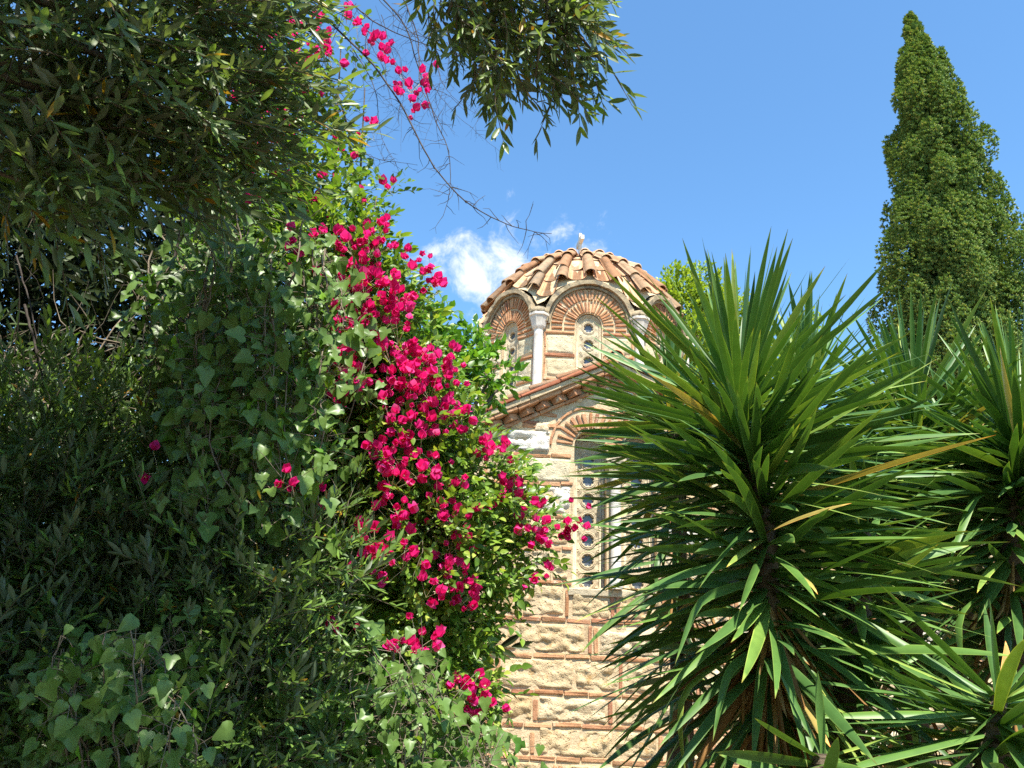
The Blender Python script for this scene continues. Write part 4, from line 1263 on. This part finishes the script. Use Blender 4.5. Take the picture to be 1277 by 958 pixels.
# the bough hanging into the top centre
bb = pblobs([(568, -10, 1.17, 0.072, 1), (618, -10, 1.17, 0.086, 1), (668, 0, 1.17, 0.086, 1), (708, 10, 1.17, 0.065, 1), (598, 40, 1.17, 0.065, 1), (648, 50, 1.17, 0.072, 1), (693, 60, 1.17, 0.058, 1), (728, 68, 1.17, 0.036, 1), (618, 90, 1.17, 0.050, 1),
             (668, 95, 1.17, 0.043, 1), (708, 90, 1.17, 0.036, 1), (748, 75, 1.17, 0.022, 1), (558, 20, 1.17, 0.043, 1), (628, -70, 1.17, 0.115, 1), (578, -70, 1.17, 0.101, 1), (688, -50, 1.17, 0.086, 1), (718, 40, 1.17, 0.043, 1)])
p, d = blob_points(bb, 350, rl, 0.1)
dr = unit(d * 0.5 + rl.normal(0, 0.35, d.shape) + np.array([0.38, 0.05, -0.62]))
place_shoots(mb, tw, SHB, p, dr, unit(np.array([0.2, -0.6, 0.8]) + rl.normal(0, 0.5, d.shape)), rl.uniform(0.062, 0.105, len(p)), rl, 0.0014, 1.0)
bk = np.array([-1.2, 0.6, 4.2])
jn = at(650, -160, 1.1)
tube(tw, spline([fork, (-1.6, 0.6, 3.5), (-0.7, 0.9, 3.5), jn], 16), np.linspace(0.07, 0.018, 16), 7)
for b_ in bb: tube(tw, wander(jn, b_[0], 8, 0.05, rl), np.linspace(0.010, 0.002, 8), 5)
tw.build('trunk', MT['twig'], ol); mb.build('crown', MT['olive'], ol)


# ------------------------------------------------------------------ ivies
def ivy(label, strands, foot, seed, size, gap=0.03, spread=0.06, stem_r=0.003, face=(0.05, -1.0, 0.55), mat='ivy'):
    rng = np.random.default_rng(seed)
    root = thing('ivy', label, 'ivy', foot, 'ivies climbing on the left')
    st_, mb = MB(), MB()
    loc = []; dr = []; nr = []; sz = []
    for S in strands:
        S = np.asarray(S); L = np.linalg.norm(np.diff(S, axis=0), axis=1).sum(); k = max(6, int(L / gap))
        P = spline(S, k); P = P + 0.012 * np.cumsum(rng.normal(0, 0.3, P.shape), 0)
        tube(st_, P[::2], np.linspace(stem_r, stem_r * 0.5, len(P[::2])), 4)
        for i, q in enumerate(P):
            if rng.random() < 0.12: continue
            off = rng.normal(0, spread, 3) * np.array([1, 0.6, 0.8]) + np.array([0, -0.015, 0])
            tube(st_, [q, q + off * 0.6 + np.array([0, 0, 0.006]), q + off], [0.0011, 0.0009, 0.0008], 3)
            loc.append(q + off); dr.append(np.array([rng.normal(0, 0.55), -0.25 + rng.normal(0, 0.3), -0.85 + rng.normal(0, 0.35)]))
            nr.append(np.asarray(face) + rng.normal(0, 0.58, 3)); sz.append(size * rng.uniform(0.45, 1.25))
    loc = np.array(loc); Rm = frames(np.array(dr), np.array(nr)); sz = np.array(sz); k = rng.integers(0, 3, len(loc))
    for i in range(3):
        m_ = k == i
        if m_.any(): scatter(mb, IVY[i], Rm[m_], loc[m_], sz[m_])
    st_.build('stem', MT['twig'], root); mb.build('foliage', MT[mat], root)
    return root


# the hanging curtain
ss = []
for i in range(40):
    px = 195 + 260 * rl.random() ** 1.15; Y = rl.uniform(2.0, 2.35)
    y0 = np.interp(px, [190, 260, 330, 460], [340, 290, 280, 370]) + rl.normal(0, 25)
    y1 = np.interp(px, [190, 240, 330, 370, 420, 480], [470, 640, 640, 640, 520, 470]) + rl.normal(0, 30)
    ss.append([at(px + rl.normal(0, 14), y0 + (y1 - y0) * t, Y - 0.06 * math.sin(t * 3)) for t in (0, 0.33, 0.66, 1)])
for i in range(9):
    px = rl.uniform(250, 365); y0 = rl.uniform(280, 420); Y = rl.uniform(1.95, 2.05)
    ss.append([at(px + rl.normal(0, 10), y0 + 200 * t, Y) for t in (0, 0.33, 0.66, 1)])
fi = np.array([-0.85, 2.45, 0.0])
ss.append([fi, fi + (0.05, 0.05, 1.0), fi + (0.1, 0, 2.0), at(300, 200, 2.3)])
ivy('broad leaved ivy hanging as a curtain in the half shade beside the bougainvillea', ss, fi, 3, 0.042, 0.0165, 0.048)
# shaded patch with big leaves low at the left
ss = []
fi = np.array([-1.0, 1.85, 0.0])
for i in range(40):
    px = rl.uniform(70, 225); y0 = rl.uniform(775, 900); Y = rl.uniform(1.75, 1.95)
    e = at(px, y0, Y)
    ss.append([at(np.clip(px + rl.normal(0, 12), 65, 230), min(1100, y0 + 190), Y + 0.06), at(px + rl.normal(0, 20), y0 + 70, Y), e])
ss.append([fi, fi + (0, 0.02, 0.5), at(150, 850, 1.9)])
ivy('large leaved ivy patch in deep shade low at the left', ss, fi, 5, 0.037, 0.0165, 0.042, face=(0.1, -1.0, 0.6))
# sunlit ivy below the bougainvillea
ss = []
fi = np.array([-0.35, 2.6, 0.0])
for i in range(75):
    px = rl.uniform(350, 615); y0 = np.interp(px, [365, 440, 550, 615], [800, 790, 830, 900]) + abs(rl.normal(0, 50)); Y = rl.uniform(2.2, 2.6)
    e = at(px, y0, Y)
    ss.append([at(px + rl.normal(0, 30), y0 + 240, Y + 0.12), at(px + rl.normal(0, 25), y0 + 90, Y + 0.03), e])
for i in range(10): ss.append([fi, fi + rl.normal(0, 0.12, 3) * (1, 0.5, 0) + (0, 0, 0.7), at(rl.uniform(390, 620), 930, 2.55)])
ivy('sunlit light green ivy at the bottom below the bougainvillea', ss, fi, 7, 0.036, 0.0150, 0.055, face=(0.15, -0.8, 0.75))

# ------------------------------------------------------------------ bougainvillea
rb = np.random.default_rng(77)
bg = thing('bougainvillea', 'bougainvillea covered in magenta flowers spilling down beside the church', 'climbing plant', (-0.55, 2.95, 0))
BL = pblobs([(330, 40, 2.7, .11, 1), (385, 50, 2.7, .09, 1), (425, 60, 2.7, .06, 1), (360, 130, 2.65, .12, 1), (410, 150, 2.65, .09, 1), (440, 215, 2.7, .07, 1), (350, 230, 2.55, .17, 1), (410, 265, 2.6, .14, 1), (465, 300, 2.65, .08, 1),
             (470, 245, 2.65, .05, 1), (455, 110, 2.7, .04, 1), (395, 330, 2.55, .22, 1), (450, 370, 2.6, .16, 1), (485, 420, 2.65, .16, 1), (430, 430, 2.6, .22, 1), (500, 480, 2.7, .18, 1), (460, 520, 2.65, .22, 1), (528, 515, 2.8, .14, 1), (562, 560, 2.85, .12, 1), (510, 570, 2.7, .22, 1),
             (560, 620, 2.8, .22, 1), (610, 605, 2.9, .10, 1), (635, 650, 2.95, .13, 1), (590, 680, 2.85, .18, 1), (530, 680, 2.7, .22, 1), (480, 640, 2.65, .18, 1), (640, 690, 2.95, .08, 1), (570, 740, 2.8, .15, 1), (520, 760, 2.75, .18, 1),
             (595, 760, 2.9, .06, 1), (545, 810, 2.75, .12, 1), (570, 860, 2.75, .09, 1), (590, 900, 2.75, .06, 1), (480, 800, 2.75, .2, 1), (530, 870, 2.8, .2, 1), (410, 560, 2.75, .22, 1),
             (300, 150, 2.7, .25, 1), (330, 330, 2.7, .25, 1)])
tw, mb = MB(), MB()
BSH = [make_shoot([OVATE, OVATE2], 9, 0.25, rb, 1.05, 0.3, pair=False) for _ in range(7)]
p, d = blob_points(BL, 4600, rb, 0.1); p[:, 1] -= 0.05
dr = unit(d * 0.6 + rb.normal(0, 0.5, d.shape) + np.array([0.15, -0.3, 0.15]))
place_shoots(mb, tw, BSH, p, dr, unit(np.array([0.1, -0.6, 1.0]) + rb.normal(0, 0.45, d.shape)), rb.uniform(0.085, 0.165, len(p)), rb, 0.0012, 0.5)
root_p = np.array([-0.55, 2.95, 0.0])
for i, (c, r) in enumerate(BL):
    tube(tw, spline([root_p + (0, 0, -0.05) + rb.normal(0, 0.03, 3), root_p + (0.05 + rb.normal(0, 0.08), rb.normal(0, 0.06), 1.0 + 0.3 * rb.random()), c * 0.75 + (root_p + (0, 0, 1.4)) * 0.25 + rb.normal(0, 0.06, 3), c], 16), np.linspace(0.014, 0.0025, 16), 5)
tw.build('stems', MT['twig'], bg)
mb.build('foliage', MT['boug'], bg)

# bare thorny shoots reaching over the sky
bt = MB()


def bare(pts, r0, spurs, seed):
    r0 *= 1.1
    r = np.random.default_rng(seed)
    P = spline([at(*q) for q in pts], 34); P = P + 0.004 * np.cumsum(r.normal(0, 0.35, P.shape), 0)
    tube(bt, P, np.linspace(r0, r0 * 0.25, len(P)), 5)
    for _ in range(spurs):
        i = int(len(P) * r.uniform(0.1, 0.98)); t = unit(P[min(i + 1, len(P) - 1)] - P[i - 1])
        d = unit(t * 0.35 + r.normal(0, 0.8, 3) * np.array([1, 0.5, 1])); L = r.uniform(0.03, 0.12)
        Q_ = wander(P[i], P[i] + d * L, 4, 0.015, r); tube(bt, Q_, np.linspace(r0 * 0.4, r0 * 0.14, 4), 3)
        if r.random() < 0.4:
            d2 = unit(d + r.normal(0, 0.6, 3)); tube(bt, [Q_[2], Q_[2] + d2 * L * 0.5], [r0 * 0.25, r0 * 0.12], 3)


bare([(370, -10, 2.6), (430, 45, 2.55), (470, 85, 2.5), (500, 130, 2.5), (528, 185, 2.5), (550, 220, 2.5), (580, 250, 2.5), (620, 273, 2.5), (650, 284, 2.5), (688, 289, 2.5)], 0.0042, 40, 1)
bare([(470, -10, 2.6), (505, 30, 2.6), (525, 90, 2.58), (545, 150, 2.56), (562, 190, 2.55), (566, 235, 2.55), (558, 272, 2.55)], 0.0032, 30, 2)
bare([(500, -10, 2.55), (520, 50, 2.55), (528, 110, 2.5), (560, 170, 2.5)], 0.003, 26, 3)
bare([(420, -10, 2.55), (470, 30, 2.5), (540, 60, 2.5), (600, 75, 2.45)], 0.003, 26, 4)
bare([(440, 20, 2.6), (480, 60, 2.6), (510, 95, 2.6), (560, 115, 2.6), (592, 140, 2.6)], 0.002, 24, 5)
bare([(380, 60, 2.6), (420, 120, 2.6), (450, 190, 2.6), (520, 205, 2.6)], 0.0025, 22, 6)
bare([(440, 60, 2.6), (470, 110, 2.55), (480, 165, 2.55), (500, 200, 2.5)], 0.002, 20, 7)
bare([(540, -10, 2.5), (575, 30, 2.5), (590, 90, 2.5), (605, 130, 2.5)], 0.0022, 22, 8)
for k_ in range(12):
    x0 = rl.uniform(400, 560); bare([(x0, rl.uniform(-10, 60), 2.55), (x0 + rl.normal(25, 30), rl.uniform(70, 110), 2.52), (x0 + rl.normal(45, 40), rl.uniform(120, 200), 2.5)], 0.0014, 18, 40 + k_)
bare([(300, -10, 2.4), (345, 40, 2.4), (358, 120, 2.4), (375, 200, 2.4), (410, 250, 2.45)], 0.0045, 14, 9)
bare([(215, 330, 2.1), (240, 250, 2.1), (258, 200, 2.15)], 0.0045, 8, 10)
bare([(30, 380, 2.2), (48, 450, 2.2), (60, 500, 2.2), (85, 530, 2.2)], 0.004, 10, 12)
bare([(20, 320, 2.3), (40, 420, 2.3), (46, 520, 2.3)], 0.003, 10, 13)
bt.build('bare_shoots', MT['bare'], bg)

# flowers: three papery bracts round a tiny pale bloom
fl = []
for k in range(3):
    a = k * 2.094
    d = np.array([math.cos(a) * 0.60, math.sin(a) * 0.60, 0.85]); nrm = np.array([-math.cos(a), -math.sin(a), 0.9])
    fl.append(xform(BRACT, frames(d[None], nrm[None])[0], (0, 0, 0), 1.0))
FLOWER = merge(fl)
sv = [(0, 0, 0.1)]
STAR = (np.array([(0.16 * math.cos(i * math.pi / 5) * (1 if i % 2 else 0.4), 0.16 * math.sin(i * math.pi / 5) * (1 if i % 2 else 0.4), 0.62) for i in range(10)] + [(0, 0, 0.55)]), np.zeros((0, 4), int),
        np.array([(10, i, (i + 1) % 10) for i in range(10)]))
CL = [(385, 30, 3), (430, 14, 3), (458, 50, 4), (480, 80, 3), (512, 100, 8), (520, 118, 7), (335, 178, 9), (345, 165, 5), (365, 85, 4), (392, 75, 4), (385, 255, 5), (405, 268, 3), (310, 118, 2), (372, 38, 4), (400, 50, 5),
      (470, 282, 3), (460, 305, 8), (446, 330, 8), (478, 345, 7), (508, 330, 3), (528, 352, 3), (545, 352, 3), (538, 335, 2), (438, 358, 8), (455, 380, 9), (482, 375, 8), (497, 365, 4), (470, 402, 9), (430, 405, 8), (450, 425, 9),
      (415, 450, 9), (435, 458, 9), (425, 480, 8), (445, 486, 5), (495, 415, 7), (485, 440, 7), (500, 460, 8), (525, 447, 7), (548, 458, 7), (565, 465, 4), (510, 490, 9), (535, 487, 8), (552, 505, 8), (575, 512, 8), (560, 530, 6),
      (530, 535, 7), (505, 540, 9), (488, 520, 5), (480, 560, 8), (500, 575, 9), (485, 600, 7), (520, 585, 7), (545, 570, 5), (495, 630, 6), (485, 640, 3), (612, 560, 7), (635, 562, 3), (640, 590, 4), (603, 570, 3),
      (640, 625, 7), (625, 612, 5), (655, 650, 8), (664, 668, 5), (690, 658, 7), (712, 660, 6), (725, 665, 3), (668, 722, 2), (687, 722, 4), (560, 610, 5), (575, 630, 6), (545, 630, 5), (566, 655, 5),
      (465, 672, 9), (480, 695, 10), (500, 700, 9), (560, 680, 8), (570, 702, 8), (555, 725, 7), (575, 745, 6), (530, 735, 3), (585, 752, 4), (520, 800, 8), (500, 790, 3), (535, 808, 4), (570, 845, 4), (578, 865, 6),
      (598, 870, 5), (565, 880, 3), (345, 598, 3), (372, 610, 3), (388, 614, 3), (415, 635, 2), (425, 790, 3), (600, 895, 2), (190, 575, 2), (440, 305, 4), (350, 30, 3), (412, 70, 3), (445, 35, 2), (470, 60, 3), (360, 110, 2), (340, 140, 3), (395, 120, 2), (425, 185, 2), (380, 330, 2), (405, 345, 3), (392, 300, 2), (415, 300, 3), (320, 60, 2), (375, 160, 2), (350, 215, 2), (410, 230, 2), (440, 250, 2), (465, 160, 2), (330, 235, 2), (370, 300, 2), (300, 90, 2), (488, 230, 2)]
for px, py, n in CL:
    dk = np.hypot(px - 470, py - 400)
    Y = float(np.interp(px, [190, 345, 420, 480, 560, 640, 720], [1.98, 1.93, 2.28, 2.32, 2.46, 2.66, 2.76]))
    if py < 280 and px > 330: Y = 2.5
    if px == 335 or (px, py) == (345, 165): Y = 2.45
    c = at(px, py, Y)
    n = max(2, int(n * (1.75 if py < 500 else 1.2)))
    off = rb.normal(0, 1, (n, 3)) * np.array([0.032, 0.03, 0.032]) * (n / 10) ** 0.4
    loc = c + off
    ax = unit(unit(off) * 0.7 + np.array([0.1, -0.85, 0.35]) + rb.normal(0, 0.45, (n, 3)))
    s = unit(np.cross(ax, rb.normal(size=(n, 3)))); Rm = np.stack([s, np.cross(ax, s), ax], -1)
    sz = rb.uniform(0.021, 0.042, n)
    m1, m2 = MB(), MB()
    scatter(m1, FLOWER, Rm, loc, sz); sk = rb.random(n) < 0.45; sk[0] = True; scatter(m2, STAR, Rm[sk], loc[sk], sz[sk] * 0.7)
    for q in loc: tube(m2, [c + (0, 0.05, -0.02), q], [0.0007, 0.0006], 3)
    f_o = m1.build('blossoms', MT['bract'], bg, origin=tuple(c))
    m2.build('stamen_blossoms', MT['stamen'], f_o, origin=tuple(c))
